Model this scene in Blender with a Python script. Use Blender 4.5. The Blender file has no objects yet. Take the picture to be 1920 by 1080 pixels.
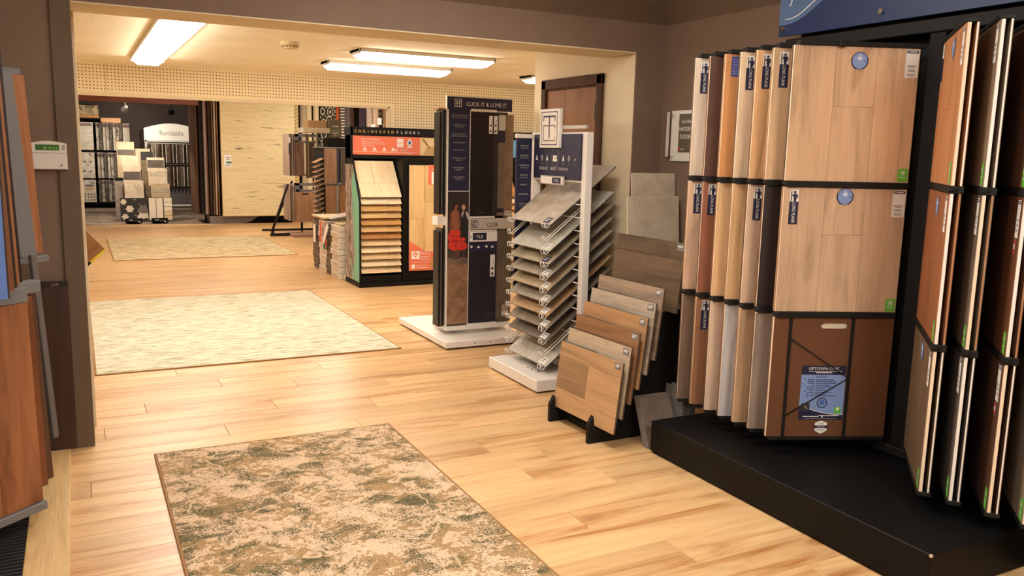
import bpy, math, random
from mathutils import Vector, Matrix
random.seed(7)
SC = bpy.context.scene
COL = SC.collection

# ------------------------------------------------------------ camera
FPX, YAW, PITCH, ROLL = 1576.66, .47870655, .15977695, .02367804
fw = Vector((math.sin(YAW)*math.cos(PITCH), math.cos(YAW)*math.cos(PITCH), -math.sin(PITCH)))
r0 = Vector((math.cos(YAW), -math.sin(YAW), 0)); u0 = r0.cross(fw)
rt = r0*math.cos(ROLL)+u0*math.sin(ROLL); up = -r0*math.sin(ROLL)+u0*math.cos(ROLL)
cd = bpy.data.cameras.new('camera'); cam = bpy.data.objects.new('camera', cd); COL.objects.link(cam)
cd.sensor_width = 36; cd.lens = FPX/1920*36; cd.clip_start = .05; cd.clip_end = 100
M = Matrix.Identity(4)
for i in range(3):
    M[i][0], M[i][1], M[i][2], M[i][3] = rt[i], up[i], -fw[i], (0, 0, 1.6)[i]
cam.matrix_world = M
SC.camera = cam

# ------------------------------------------------------------ light and exposure
w = bpy.data.worlds.new('world'); SC.world = w; w.use_nodes = True
w.node_tree.nodes['Background'].inputs[0].default_value = (1, .85, .65, 1)
w.node_tree.nodes['Background'].inputs[1].default_value = .05
vs = SC.view_settings
vs.view_transform = 'Standard'; vs.look = 'None'; vs.gamma = 1; vs.use_curve_mapping = False
vs.exposure = 0.88
LAMP_COL = (1.0, .925, .82)
LAMP_FRONT = (1.0, .955, .89)
LENS_BACK, LENS_MID, LENS_FRONT = 13.0, 27.0, 21.0
SPOT_W = 110

# ------------------------------------------------------------ colour and material helpers
def lin(c):
    return tuple(((v/255)/12.92 if v/255 <= .04045 else ((v/255+.055)/1.055)**2.4) for v in c)+(1,)
def nodes(name):
    m = bpy.data.materials.new(name); m.use_nodes = True
    nt = m.node_tree; b = nt.nodes['Principled BSDF']
    return m, nt, b
def link(nt, a, b): nt.links.new(a, b)
def mapping(nt, scale, rnd=True):
    tc = nt.nodes.new('ShaderNodeTexCoord'); mp = nt.nodes.new('ShaderNodeMapping')
    mp.inputs['Scale'].default_value = scale
    link(nt, tc.outputs['Object'], mp.inputs['Vector'])
    if rnd:
        oi = nt.nodes.new('ShaderNodeObjectInfo'); mu = nt.nodes.new('ShaderNodeMath'); mu.operation = 'MULTIPLY'
        mu.inputs[1].default_value = 37.0
        link(nt, oi.outputs['Random'], mu.inputs[0]); link(nt, mu.outputs[0], mp.inputs['Location'])
    return mp
def noise(nt, vec, scale, detail=4, rough=.6, dist=0):
    n = nt.nodes.new('ShaderNodeTexNoise'); n.inputs['Scale'].default_value = scale
    n.inputs['Detail'].default_value = detail; n.inputs['Roughness'].default_value = rough
    n.inputs['Distortion'].default_value = dist
    link(nt, vec, n.inputs['Vector']); return n
def ramp(nt, fac, stops):
    r = nt.nodes.new('ShaderNodeValToRGB'); link(nt, fac, r.inputs[0])
    e = r.color_ramp.elements
    while len(e) < len(stops): e.new(.5)
    for k, (p, c) in enumerate(stops):
        e[k].position = p; e[k].color = c
    return r
def mixc(nt, fac, a, b, mode='MIX'):
    m = nt.nodes.new('ShaderNodeMix'); m.data_type = 'RGBA'; m.blend_type = mode
    if isinstance(fac, (int, float)): m.inputs[0].default_value = fac
    else: link(nt, fac, m.inputs[0])
    for s, v in ((6, a), (7, b)):
        if isinstance(v, tuple): m.inputs[s].default_value = v
        else: link(nt, v, m.inputs[s])
    return m.outputs[2]
def bump(nt, b, h, strength=.2, dist=.002):
    bp = nt.nodes.new('ShaderNodeBump'); bp.inputs['Strength'].default_value = strength
    bp.inputs['Distance'].default_value = dist
    link(nt, h, bp.inputs['Height']); link(nt, bp.outputs[0], b.inputs['Normal'])

MC = {}
def plain(name, c, rough=.6, metal=0.0, spec=.4):
    k = ('p', name)
    if k in MC: return MC[k]
    m, nt, b = nodes(name)
    b.inputs['Base Color'].default_value = lin(c); b.inputs['Roughness'].default_value = rough
    b.inputs['Metallic'].default_value = metal; b.inputs['Specular IOR Level'].default_value = spec
    MC[k] = m; return m
def paint(name, c, rough=.8, bumps=.25, var=.06, scale=60):
    k = ('w', name)
    if k in MC: return MC[k]
    m, nt, b = nodes(name)
    mp = mapping(nt, (1, 1, 1), False)
    n = noise(nt, mp.outputs[0], 2.5, 4)
    a = lin(c); d = tuple(v*(1-var*2.2) for v in a[:3])+(1,)
    r = ramp(nt, n.outputs[0], [(.3, d), (.7, a)])
    link(nt, r.outputs[0], b.inputs['Base Color'])
    n2 = noise(nt, mp.outputs[0], scale, 3)
    bump(nt, b, n2.outputs[0], bumps, .004)
    b.inputs['Roughness'].default_value = rough; b.inputs['Specular IOR Level'].default_value = .25
    MC[k] = m; return m
def wood(name, c, dark=None, axis='z', rough=.5, var=.16, contrast=1.0, size=1.0, knots=True):
    """wood with the grain along a local axis; every object is cut from another place of the tree"""
    k = ('wood', name)
    if k in MC: return MC[k]
    m, nt, b = nodes(name)
    base = lin(c); dk = lin(dark) if dark else tuple(v*.55 for v in base[:3])+(1,)
    al, ac = 1.1/size, 11/size
    sc = {'x': (al, ac, ac), 'y': (ac, al, ac), 'z': (ac, ac, al)}[axis]
    mp = mapping(nt, sc)
    n1 = noise(nt, mp.outputs[0], 1.0, 6, .62, 1.1)
    r1 = ramp(nt, n1.outputs[0], [(.3, dk), (.46, mix2(dk, base, .68)), (.62, base), (.85, tuple(min(1, v*1.12) for v in base[:3])+(1,))])
    sf = {'x': (4, 160, 160), 'y': (160, 4, 160), 'z': (160, 160, 4)}[axis]
    mp2 = mapping(nt, sf)
    n2 = noise(nt, mp2.outputs[0], 1.0, 3, .6)
    r2 = ramp(nt, n2.outputs[0], [(.3, (.72, .70, .68, 1)), (.55, (1, 1, 1, 1))])
    col = mixc(nt, .55*contrast, r1.outputs[0], r2.outputs[0], 'MULTIPLY')
    if knots:
        sk = {'x': (2.0, 5, 5), 'y': (5, 2.0, 5), 'z': (5, 5, 2.0)}[axis]
        mp3 = mapping(nt, sk)
        n3 = noise(nt, mp3.outputs[0], 1.3/size, 2, .5, .4)
        r3 = ramp(nt, n3.outputs[0], [(.66, (1, 1, 1, 1)), (.76, (.62, .55, .5, 1))])
        col = mixc(nt, .8*contrast, col, r3.outputs[0], 'MULTIPLY')
    oi = nt.nodes.new('ShaderNodeObjectInfo')
    mr = nt.nodes.new('ShaderNodeMapRange'); mr.inputs[3].default_value = 1-var; mr.inputs[4].default_value = 1+var*.55
    link(nt, oi.outputs['Random'], mr.inputs[0])
    hs = nt.nodes.new('ShaderNodeHueSaturation'); link(nt, mr.outputs[0], hs.inputs['Value']); link(nt, col, hs.inputs['Color'])
    link(nt, hs.outputs[0], b.inputs['Base Color'])
    b.inputs['Roughness'].default_value = rough; b.inputs['Specular IOR Level'].default_value = .35
    bump(nt, b, n2.outputs[0], .12, .001)
    MC[k] = m; return m
def mix_rgb(a, b, f): return tuple(x*(1-f)+y*f for x, y in zip(a, b))
def mix2(a, b, f): return tuple(x*(1-f)+y*f for x, y in zip(a[:3], b[:3]))+(1,)
def stone(name, c, dark=None, scale=5, rough=.5, lo=.35, hi=.65):
    k = ('stone', name)
    if k in MC: return MC[k]
    m, nt, b = nodes(name)
    base = lin(c); dk = lin(dark) if dark else tuple(v*.55 for v in base[:3])+(1,)
    mp = mapping(nt, (1, 1, 1))
    n = noise(nt, mp.outputs[0], scale, 8, .65, .7)
    r = ramp(nt, n.outputs[0], [(lo, dk), (hi, base)])
    n2 = noise(nt, mp.outputs[0], 90, 2)
    r2 = ramp(nt, n2.outputs[0], [(.3, (.78, .78, .78, 1)), (.6, (1, 1, 1, 1))])
    link(nt, mixc(nt, .5, r.outputs[0], r2.outputs[0], 'MULTIPLY'), b.inputs['Base Color'])
    b.inputs['Roughness'].default_value = rough
    MC[k] = m; return m
def emit(name, c, s):
    k = ('e', name)
    if k in MC: return MC[k]
    m, nt, b = nodes(name)
    b.inputs['Base Color'].default_value = (.9, .88, .84, 1)
    b.inputs['Emission Color'].default_value = tuple(c)+(1,); b.inputs['Emission Strength'].default_value = s
    MC[k] = m; return m

# ------------------------------------------------------------ mesh builder
TXT = {}
def text_geo(s):
    if s in TXT: return TXT[s]
    cu = bpy.data.curves.new('t', 'FONT'); cu.body = s; cu.size = 1; cu.resolution_u = 2
    o = bpy.data.objects.new('t', cu); COL.objects.link(o)
    dg = bpy.context.evaluated_depsgraph_get(); me = bpy.data.meshes.new_from_object(o.evaluated_get(dg))
    vs_ = [(v.co.x, v.co.y) for v in me.vertices]; fs = [tuple(p.vertices) for p in me.polygons]
    bpy.data.objects.remove(o); bpy.data.curves.remove(cu); bpy.data.meshes.remove(me)
    if vs_:
        x0 = min(v[0] for v in vs_); x1 = max(v[0] for v in vs_)
    else: x0 = x1 = 0
    TXT[s] = (vs_, fs, x0, x1); return TXT[s]
class MB:
    def __init__(s): s.v = []; s.f = []; s.mi = []; s.mats = []; s.sm = []
    def m(s, mat):
        if mat not in s.mats: s.mats.append(mat)
        return s.mats.index(mat)
    def add(s, vs, fs, mat, T=None, smooth=False):
        o = len(s.v); i = s.m(mat)
        for p in vs:
            p = Vector(p)
            if T is not None: p = T @ p
            s.v.append(p)
        for f in fs:
            s.f.append(tuple(k+o for k in f)); s.mi.append(i); s.sm.append(smooth)
        return s
    def box(s, a, b, mat, ch=0, T=None):
        x0, y0, z0 = (min(a[i], b[i]) for i in range(3)); x1, y1, z1 = (max(a[i], b[i]) for i in range(3))
        if ch <= 0:
            vs = [(x0,y0,z0),(x1,y0,z0),(x1,y1,z0),(x0,y1,z0),(x0,y0,z1),(x1,y0,z1),(x1,y1,z1),(x0,y1,z1)]
            fs = [(0,3,2,1),(4,5,6,7),(0,1,5,4),(1,2,6,5),(2,3,7,6),(3,0,4,7)]
            return s.add(vs, fs, mat, T)
        ch = min(ch, (x1-x0)*.45, (y1-y0)*.45, (z1-z0)*.45)
        vs = []; idx = {}
        for ix in (0, 1):
            for iy in (0, 1):
                for iz in (0, 1):
                    X = (x0, x1)[ix]; Y = (y0, y1)[iy]; Z = (z0, z1)[iz]
                    dx = ch*(1-2*ix); dy = ch*(1-2*iy); dz = ch*(1-2*iz)
                    for ax, p in ((0, (X, Y+dy, Z+dz)), (1, (X+dx, Y, Z+dz)), (2, (X+dx, Y+dy, Z))):
                        idx[(ix, iy, iz, ax)] = len(vs); vs.append(p)
        g = lambda *k: idx[k]
        fs = [[g(0,0,0,0),g(0,0,1,0),g(0,1,1,0),g(0,1,0,0)], [g(1,0,0,0),g(1,1,0,0),g(1,1,1,0),g(1,0,1,0)],
              [g(0,0,0,1),g(1,0,0,1),g(1,0,1,1),g(0,0,1,1)], [g(0,1,0,1),g(0,1,1,1),g(1,1,1,1),g(1,1,0,1)],
              [g(0,0,0,2),g(0,1,0,2),g(1,1,0,2),g(1,0,0,2)], [g(0,0,1,2),g(1,0,1,2),g(1,1,1,2),g(0,1,1,2)]]
        for a_ in (0, 1):
            for b_ in (0, 1):
                fs += [[g(0,a_,b_,1),g(1,a_,b_,1),g(1,a_,b_,2),g(0,a_,b_,2)], [g(a_,0,b_,0),g(a_,1,b_,0),g(a_,1,b_,2),g(a_,0,b_,2)],
                       [g(a_,b_,0,0),g(a_,b_,1,0),g(a_,b_,1,1),g(a_,b_,0,1)]]
                for c_ in (0, 1): fs.append([g(a_,b_,c_,0),g(a_,b_,c_,1),g(a_,b_,c_,2)])
        cx, cy, cz = (x0+x1)/2, (y0+y1)/2, (z0+z1)/2; out = []
        for f in fs:
            P = [Vector(vs[k]) for k in f]; n = (P[1]-P[0]).cross(P[2]-P[0]); c = sum(P, Vector())/len(P)-Vector((cx,cy,cz))
            out.append(tuple(f) if n.dot(c) > 0 else tuple(reversed(f)))
        return s.add(vs, out, mat, T)
    def poly(s, pts, mat, T=None):
        return s.add(pts, [tuple(range(len(pts)))], mat, T)
    def prism(s, prof, a, b, mat, axis='x', T=None):
        """closed 2-D profile swept from a to b along an axis (profile = the other two coordinates in order)"""
        n = len(prof)
        def P(t, q): return {'x': (t, q[0], q[1]), 'y': (q[0], t, q[1]), 'z': (q[0], q[1], t)}[axis]
        vs = [P(a, q) for q in prof]+[P(b, q) for q in prof]
        fs = [tuple(range(n-1, -1, -1)), tuple(range(n, 2*n))]+[(i, (i+1) % n, n+(i+1) % n, n+i) for i in range(n)]
        area = sum(prof[i][0]*prof[(i+1) % n][1]-prof[(i+1) % n][0]*prof[i][1] for i in range(n))
        flip = (area < 0) ^ (axis == 'y') ^ (b < a)
        if flip: fs = [tuple(reversed(f)) for f in fs]
        return s.add(vs, fs, mat, T)
    def cyl(s, p, q, r, mat, n=14, r2=None, T=None, smooth=True):
        p, q = Vector(p), Vector(q); d = (q-p).normalized()
        a = d.orthogonal().normalized(); b = d.cross(a); r2 = r if r2 is None else r2
        ring = [(a*math.cos(2*math.pi*i/n)+b*math.sin(2*math.pi*i/n)) for i in range(n)]
        vs = [p+k*r for k in ring]+[q+k*r2 for k in ring]
        s.add(vs, [(i, (i+1) % n, n+(i+1) % n, n+i) for i in range(n)], mat, T, smooth)
        return s.add(vs, [tuple(range(n-1, -1, -1)), tuple(range(n, 2*n))], mat, T)
    def tube(s, path, r, mat, n=7, T=None):
        P = [Vector(p) for p in path]; rings = []
        a = (P[1]-P[0]).orthogonal().normalized()
        for i, p in enumerate(P):
            d = (P[min(i+1, len(P)-1)]-P[max(i-1, 0)]).normalized()
            a = (a-d*a.dot(d)).normalized(); b = d.cross(a)
            rings.append([p+(a*math.cos(2*math.pi*k/n)+b*math.sin(2*math.pi*k/n))*r for k in range(n)])
        vs = [v for g in rings for v in g]
        fs = [(i*n+k, i*n+(k+1) % n, (i+1)*n+(k+1) % n, (i+1)*n+k) for i in range(len(P)-1) for k in range(n)]
        fs += [tuple(range(n-1, -1, -1)), tuple(range((len(P)-1)*n, len(P)*n))]
        return s.add(vs, fs, mat, T, True)
    def disc(s, c, r, mat, n=24, ry=None, y=0):
        """upright disc facing -y in local coordinates"""
        ry = ry or r
        return s.poly([(c[0]+r*math.cos(2*math.pi*i/n), y, c[1]+ry*math.sin(2*math.pi*i/n)) for i in range(n)], mat)
    def rect(s, x0, x1, z0, z1, mat, y=0):
        return s.poly([(x0, y, z0), (x1, y, z0), (x1, y, z1), (x0, y, z1)], mat)
    def text(s, t, x, z, size, mat, y=0, align='c', rot=False, width=None):
        """flat lettering facing -y; rot turns it to read downwards"""
        vs_, fs, a, b = text_geo(t)
        sx = size if width is None else width      # width = horizontal scale of the glyphs
        off = {'c': (a+b)/2, 'l': a, 'r': b}[align]
        pts = []
        for u, v in vs_:
            u = (u-off)*sx; v = v*size
            pts.append((x+v, y, z-u) if rot else (x+u, y, z+v))
        return s.add(pts, fs, mat)
    def build(s, name, parent=None, T=None):
        me = bpy.data.meshes.new(name)
        me.from_pydata([tuple(p) for p in s.v], [], s.f)
        for mt in s.mats: me.materials.append(mt)
        me.polygons.foreach_set('material_index', s.mi)
        me.polygons.foreach_set('use_smooth', s.sm)
        me.update()
        o = bpy.data.objects.new(name, me); COL.objects.link(o)
        if parent is not None: o.parent = parent
        if T is not None: o.matrix_local = T
        return o
def tag(o, label, cat, group=None, kind=None):
    if label: o['label'] = label
    if cat: o['category'] = cat
    if group: o['group'] = group
    if kind: o['kind'] = kind
    return o
def thing(name, label, cat, loc=(0, 0, 0), rz=0, group=None, T=None):
    o = bpy.data.objects.new(name, None); COL.objects.link(o); o.empty_display_size = .1
    if T is not None: o.matrix_world = T
    else: o.location = loc; o.rotation_euler = (0, 0, rz)
    return tag(o, label, cat, group)
def struct(name, mb, parent=None):
    o = mb.build(name, parent); o['kind'] = 'structure'; return o
def frame(P, ux, uz):
    ux = Vector(ux).normalized(); uz = Vector(uz).normalized(); y = uz.cross(ux)
    T = Matrix.Identity(4)
    for i in range(3): T[i][0], T[i][1], T[i][2], T[i][3] = ux[i], y[i], uz[i], P[i]
    return T
ORD = ['first', 'second', 'third', 'fourth', 'fifth', 'sixth', 'seventh', 'eighth', 'ninth', 'tenth', 'eleventh', 'twelfth', 'thirteenth', 'fourteenth', 'fifteenth', 'sixteenth']

# ------------------------------------------------------------ shared materials
BROWN = paint('brown wall paint', (130, 108, 92), .75)
BROWN2 = paint('brown trim paint', (110, 92, 75), .6)
CREAM = paint('cream wall paint', (234, 216, 182), .8)
CEIL = paint('cream ceiling texture', (248, 236, 208), .9, .7, .04, 35)
CHAR = paint('charcoal wall paint', (60, 50, 46), .8)
BLACK = plain('black paint', (22, 20, 20), .65, 0, .2)
BLACK2 = plain('matt black laminate', (13, 12, 12), .5, 0, .2)
RAIL = plain('black rail metal', (27, 25, 24), .6, 0, .25)
GREY = plain('grey powder coat', (118, 116, 116), .5)
WHITE = plain('white powder coat', (236, 230, 222), .4)
WPRINT = plain('white print', (240, 237, 232), .6)
NAVY = plain('navy print', (38, 38, 66), .5)
BLUE = plain('pale blue print', (132, 156, 208), .5)
GREEN = plain('green print', (104, 192, 62), .5)
REDP = plain('red print', (206, 52, 44), .5)
LINE = plain('grey small print', (120, 116, 118), .6)
GOLD = plain('gold print', (216, 180, 96), .5)
CORAL = plain('coral print', (226, 118, 88), .5)
SILVER = plain('brushed steel', (198, 192, 184), .4, .15)
CARD = plain('cardboard brown', (170, 134, 92), .8)
CORE = plain('pale board core', (238, 216, 188), .6)
COREW = plain('white board edge', (240, 234, 224), .5)
COREB = plain('brown board core', (176, 126, 88), .6)
CHROME = plain('chrome', (225, 222, 215), .15, 1.0)
# ============================================================ THE SETTING
FLOORM = wood('honey oak floor planks', (230, 191, 138), (182, 124, 72), 'x', .33, .13, .85, 1.25)
FLOORB = plain('brown floor joint', (140, 100, 62), .8)  # brown of the base slab that shows in the joints between planks
fl = struct('floor', MB().box((-3.5, -3, -.12), (7, 18.15, -.009), FLOORB))
PL, PW, G = 1.55, .206, .0009
JOINT = {6: 2.132, 8: 1.903, 10: 2.309, 12: 2.171, 14: -.011, 15: 1.946, 16: 1.418, 17: .694, 18: 1.621, 19: 1.04, 20: .308, 21: 1.272, 22: .807, 24: .565}
pm = MB().box((G, G, -.009), (PL-G, PW-G, 0), FLOORM, .0014)
first = pm.build('plank', fl)
rng = random.Random(3); used = False; far = MB(); cnt = 0
for row in range(82):
    y = 1.21+row*PW
    if y+PW > 18.15: break
    x = JOINT[row] % PL if row in JOINT else rng.random()*PL
    x -= 3*PL
    while x < 6.4:
        if y < 8.9 and x+PL > -.5 and x < 3.6 and y+PW > 1.7:
            o = first if not used else first.copy()
            if used: COL.objects.link(o)
            used = True; o.location = (x, y, 0); cnt += 1
        elif y > 4.9 or x < 3.6: far.box((x+G, y+G, -.009), (x+PL-G, y+PW-G, 0), FLOORM)
        x += PL
ff = far.build('far_planks', fl); ff['kind'] = 'stuff'
# the far floor gets plank to plank colour from a brick pattern on the same geometry
print('planks', cnt)

# opening wall with its header
Y0, Y1 = 4.84, 5.2
struct('wall_front', MB().box((-3.5, Y0, 0), (.018, Y1, 2.95), BROWN).box((3.42, Y0, 0), (3.66, Y1, 2.95), BROWN).box((.018, Y0, 2.29), (3.42, Y1, 2.95), BROWN))
struct('trim_1', MB().box((-.073, Y0-.014, 0), (.02, Y0, 2.29), BROWN2, .003))            # casing board left of the opening
struct('trim_2', MB().box((.02, Y0+.004, 2.282), (3.42, Y1, 2.292), CREAM))               # painted soffit
struct('trim_3', MB().box((.012, Y1-.02, 0), (.036, Y1+.02, 2.285), CREAM, .003))         # cream back casing
struct('baseboard_left', MB().box((-.9, Y0-.016, 0), (-.073, Y0, .1), BROWN2, .004))
struct('wall_right', MB().box((3.655, -3, 0), (3.8, Y0, 2.95), BROWN))
struct('wall_left', MB().box((-3.6, -3, 0), (-3.5, Y0, 2.95), BROWN))
struct('wall_back', MB().box((-3.5, -3.1, 0), (3.7, -3, 2.95), CREAM))
struct('ceiling', MB().box((-3.5, -3, 2.8), (3.7, Y0, 2.9), CEIL))
# crown bands leaning out of the two brown walls
struct('trim_4', MB().prism([(Y0, 2.484), (Y0, 2.8), (Y0-.075, 2.8), (Y0-.06, 2.60)], -3.5, 3.655, BROWN2, 'x'))
struct('trim_5', MB().prism([(3.655, 2.48), (3.655, 2.8), (3.58, 2.8), (3.595, 2.60)], -3, Y0, BROWN2, 'y'))

# back room: closet block with the door, pegboard wall, ceiling
def pegmat():
    m, nt, b = nodes('cream pegboard')
    tc = nt.nodes.new('ShaderNodeTexCoord'); sp = nt.nodes.new('ShaderNodeSeparateXYZ')
    link(nt, tc.outputs['Object'], sp.inputs[0])
    def math_(op, a, v=None, w=None):
        n = nt.nodes.new('ShaderNodeMath'); n.operation = op
        for i, q in enumerate((a, v)):
            if q is None: continue
            if isinstance(q, (int, float)): n.inputs[i].default_value = q
            else: link(nt, q, n.inputs[i])
        return n.outputs[0]
    S = .034
    fx = math_('SUBTRACT', math_('FRACT', math_('DIVIDE', sp.outputs[0], S)), .5)
    fz = math_('SUBTRACT', math_('FRACT', math_('DIVIDE', sp.outputs[2], S)), .5)
    d = math_('SQRT', math_('ADD', math_('MULTIPLY', fx, fx), math_('MULTIPLY', fz, fz)))
    hole = math_('LESS_THAN', d, .2)
    zr = math_('GREATER_THAN', sp.outputs[2], 2.135)
    xr = math_('GREATER_THAN', sp.outputs[0], 3.5)
    hole = math_('MULTIPLY', hole, math_('MAXIMUM', zr, xr))
    c = mixc(nt, hole, lin((244, 226, 184)), lin((128, 92, 46)))
    link(nt, c, b.inputs['Base Color']); b.inputs['Roughness'].default_value = .7
    return m
PEG = pegmat()
struct('wall_pegboard', MB().box((-1.9, 9.99, 2.09), (3.44, 10.11, 2.7), PEG).box((3.44, 9.99, 0), (6.5, 10.11, 2.7), PEG))
struct('trim_6', MB().box((-1.9, 9.975, 2.085), (3.44, 9.99, 2.115), CREAM, .003).box((3.42, 9.975, 0), (3.455, 9.99, 2.115), CREAM, .003))
struct('trim_7', MB().box((.335, 9.984, 2.115), (.343, 9.99, 2.42), CREAM))               # joint strip between two pegboard sheets
struct('wall_closet', MB().box((3.42, Y1, 0), (3.52, 6.265, 2.6), CREAM).box((3.52, 6.16, 0), (6.5, 6.265, 2.6), CREAM)
       .box((3.4195, Y0+.012, 0), (3.43, Y1, 2.282), CREAM))
struct('ceiling.001', MB().box((-2.5, Y1, 2.42), (6.5, 10.0, 2.5), CEIL))
struct('wall_left.001', MB().box((-2.6, Y1, 0), (-2.5, 10.1, 2.6), CREAM).box((-2.5, 10.0, 0), (-1.8, 10.1, 2.6), CREAM))
struct('wall_right.001', MB().box((6.5, 6.1, 0), (6.6, 19.6, 2.9), CREAM))
# stock room beyond the pegboard
struct('ceiling.002', MB().box((-2, 10.1, 2.75), (6.5, 19.6, 2.82), CEIL))
struct('wall_left.002', MB().box((-2, 10.1, 0), (-1.9, 18.2, 2.8), CREAM))
struct('wall_back.001', MB().box((2.75, 19.5, 0), (6.5, 19.6, 2.8), CHAR).box((-2, 18.1, 0), (.02, 18.2, 2.8), CREAM))
# tile niche
NICHE = struct('floor.001', MB().box((-.2, 18.15, -.12), (6.5, 23.8, -.006), plain('grey floor joint', (70, 60, 52))))
GREYP = wood('weathered grey niche planks', (168, 146, 126), (112, 92, 78), 'x', .5, .28, .9)
first = MB().box((.004, .008, -.006), (.896, .352, 0), GREYP, .003).build('plank', NICHE); used = False
for j in range(16):
    for i in range(4):
        o = first if not used else first.copy()
        if used: COL.objects.link(o)
        used = True; o.location = (-.1+i*.9-(j % 2)*.42, 18.2+j*.36, 0)
struct('trim_8', MB().box((-.2, 18.08, -.006), (6.4, 18.18, .012), wood('pale threshold', (216, 178, 128), None, 'x'), .004))
struct('wall_back.002', MB().box((-.2, 23.7, 0), (3.4, 23.8, 2.9), CHAR))
struct('wall_left.003', MB().box((-.2, 18.2, 0), (0.02, 23.7, 2.9), CHAR))
struct('wall_right.002', MB().box((3.3, 19.6, 0), (3.4, 23.7, 2.9), CHAR))
struct('ceiling.003', MB().box((-.2, 18.2, 2.85), (3.4, 23.7, 2.9), CHAR))
struct('trim_9', MB().box((.02, 18.22, 2.385), (2.28, 18.36, 2.62), wood('red brown beam', (142, 78, 50), None, 'x'), .006))

# door in the closet wall
DOORW = wood('brown oak door veneer', (150, 104, 68), (124, 82, 52), 'z', .7, .03, .4, 2, False)
DFR = wood('dark stained door casing', (92, 62, 40), (62, 42, 28), 'z', .85, .05, .5, 1, False)
d = thing('door_1', 'flat brown oak door in a dark stained casing, set in the cream side wall', 'door', (3.42, 5.66, 0)); d['kind'] = 'structure'
MB().box((-.012, -.365, .005), (-.002, .365, 2.09), DOORW, .002).build('door_leaf', d)
for s in (-1, 1):
    MB().box((-.03, s*.372, 0), (-.001, s*.445, 2.175), DFR, .006).box((-.018, s*.362, 0), (-.001, s*.374, 2.1), DFR, .002).build('casing', d)
MB().box((-.03, -.445, 2.1), (-.001, .445, 2.178), DFR, .006).box((-.018, -.37, 2.09), (-.001, .37, 2.104), DFR, .002).build('head_casing', d)
for z in (.25, 1.12, 1.86):
    MB().box((-.018, -.375, z), (-.008, -.345, z+.11), RAIL, .002).cyl((-.02, -.368, z-.01), (-.02, -.368, z+.12), .007, RAIL, 8).build('hinge', d)
MB().cyl((-.012, .3, .98), (-.05, .3, .98), .012, CHROME, 10).cyl((-.05, .3, .98), (-.075, .3, .98), .028, CHROME, 12, .022).build('door_knob', d)

# ------------------------------------------------------------ ceiling lamps
def lamp(label, cx, cy, lx, ly, ztop, strength, group=None, depth=.075, col=None):
    t = thing('ceiling_light', label, 'ceiling light', (cx, cy, ztop), 0, group)
    lens = emit('lamp lens %g' % strength, col or LAMP_COL, strength)
    b = .018
    body = plain('white lamp housing', (232, 224, 210), .5)
    MB().box((-lx/2, -ly/2, -.028), (lx/2, ly/2, 0), body, .004).build('housing', t)
    x, y_ = lx/2-b, ly/2-b; x2, y2 = x-.04, y_-.04; zt, zb = -.026, -depth
    vs_ = [(-x,-y_,zt),(x,-y_,zt),(x,y_,zt),(-x,y_,zt),(-x,-y_,zt-.012),(x,-y_,zt-.012),(x,y_,zt-.012),(-x,y_,zt-.012),(-x2,-y2,zb),(x2,-y2,zb),(x2,y2,zb),(-x2,y2,zb)]
    MB().add(vs_, [(0,1,5,4),(1,2,6,5),(2,3,7,6),(3,0,4,7),(4,5,9,8),(5,6,10,9),(6,7,11,10),(7,4,8,11),(11,10,9,8)], lens).build('diffuser', t)
    cap = plain('lamp end cap', (214, 204, 188), .5)
    for s in (-1, 1):
        if lx > ly: MB().box((s*lx/2-s*b, -ly/2, -.042), (s*lx/2, ly/2, 0), cap, .003).build('end_cap', t)
        else: MB().box((-lx/2, s*ly/2-s*b, -.042), (lx/2, s*ly/2, 0), cap, .003).build('end_cap', t)
    return t
lamp('long ceiling lamp running away from the viewer, left of the smoke detector', .675, 7.22, .30, 3.66, 2.42, LENS_BACK)
lamp('short crosswise ceiling lamp, the nearer of the pair right of the smoke detector', 2.75, 7.05, 1.25, .27, 2.42, LENS_BACK)
lamp('short crosswise ceiling lamp, the farther of the pair right of the smoke detector', 2.80, 8.17, 1.27, .27, 2.42, LENS_BACK)
lamp('ceiling lamp showing only its end beside the closet corner', 4.98, 8.2, 1.25, .27, 2.42, LENS_BACK)
GRP = 'ceiling lamps over the far stock room'
for cx, cy in ((.9, 12.2), (3.4, 12.6), (2.2, 15.4), (4.9, 16.4)):
    lamp('ceiling lamp over the far stock room, behind the pegboard header', cx, cy, 1.25, .3, 2.75, LENS_MID, GRP)
for cx, cy in ((1.75, 3.35), (.3, .9), (2.3, .5), (-1.8, 1.2), (1.0, -1.8)):
    lamp('white ceiling lamp of the near showroom', cx, cy, .34, 1.25, 2.8, LENS_FRONT, 'ceiling lamps of the near showroom', .075, LAMP_FRONT)
t = thing('smoke_detector', 'round cream smoke detector on the ceiling between the lamps', 'smoke detector', (1.567, 6.93, 2.42))
DET = plain('cream plastic', (226, 206, 158), .5)
MB().cyl((0, 0, 0), (0, 0, -.018), .075, DET, 24).cyl((0, 0, -.018), (0, 0, -.05), .068, DET, 24, .052).build('body', t)
sl = MB()
for k in range(14):
    a = k*2*math.pi/14; sl.box((-.008, -.002, -.006), (.008, .002, .006), plain('brown vent', (120, 92, 56)), 0, Matrix.Translation((.061*math.cos(a), .061*math.sin(a), -.034)) @ Matrix.Rotation(a+math.pi/2, 4, 'Z'))
sl.build('vent_slots', t)

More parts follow.
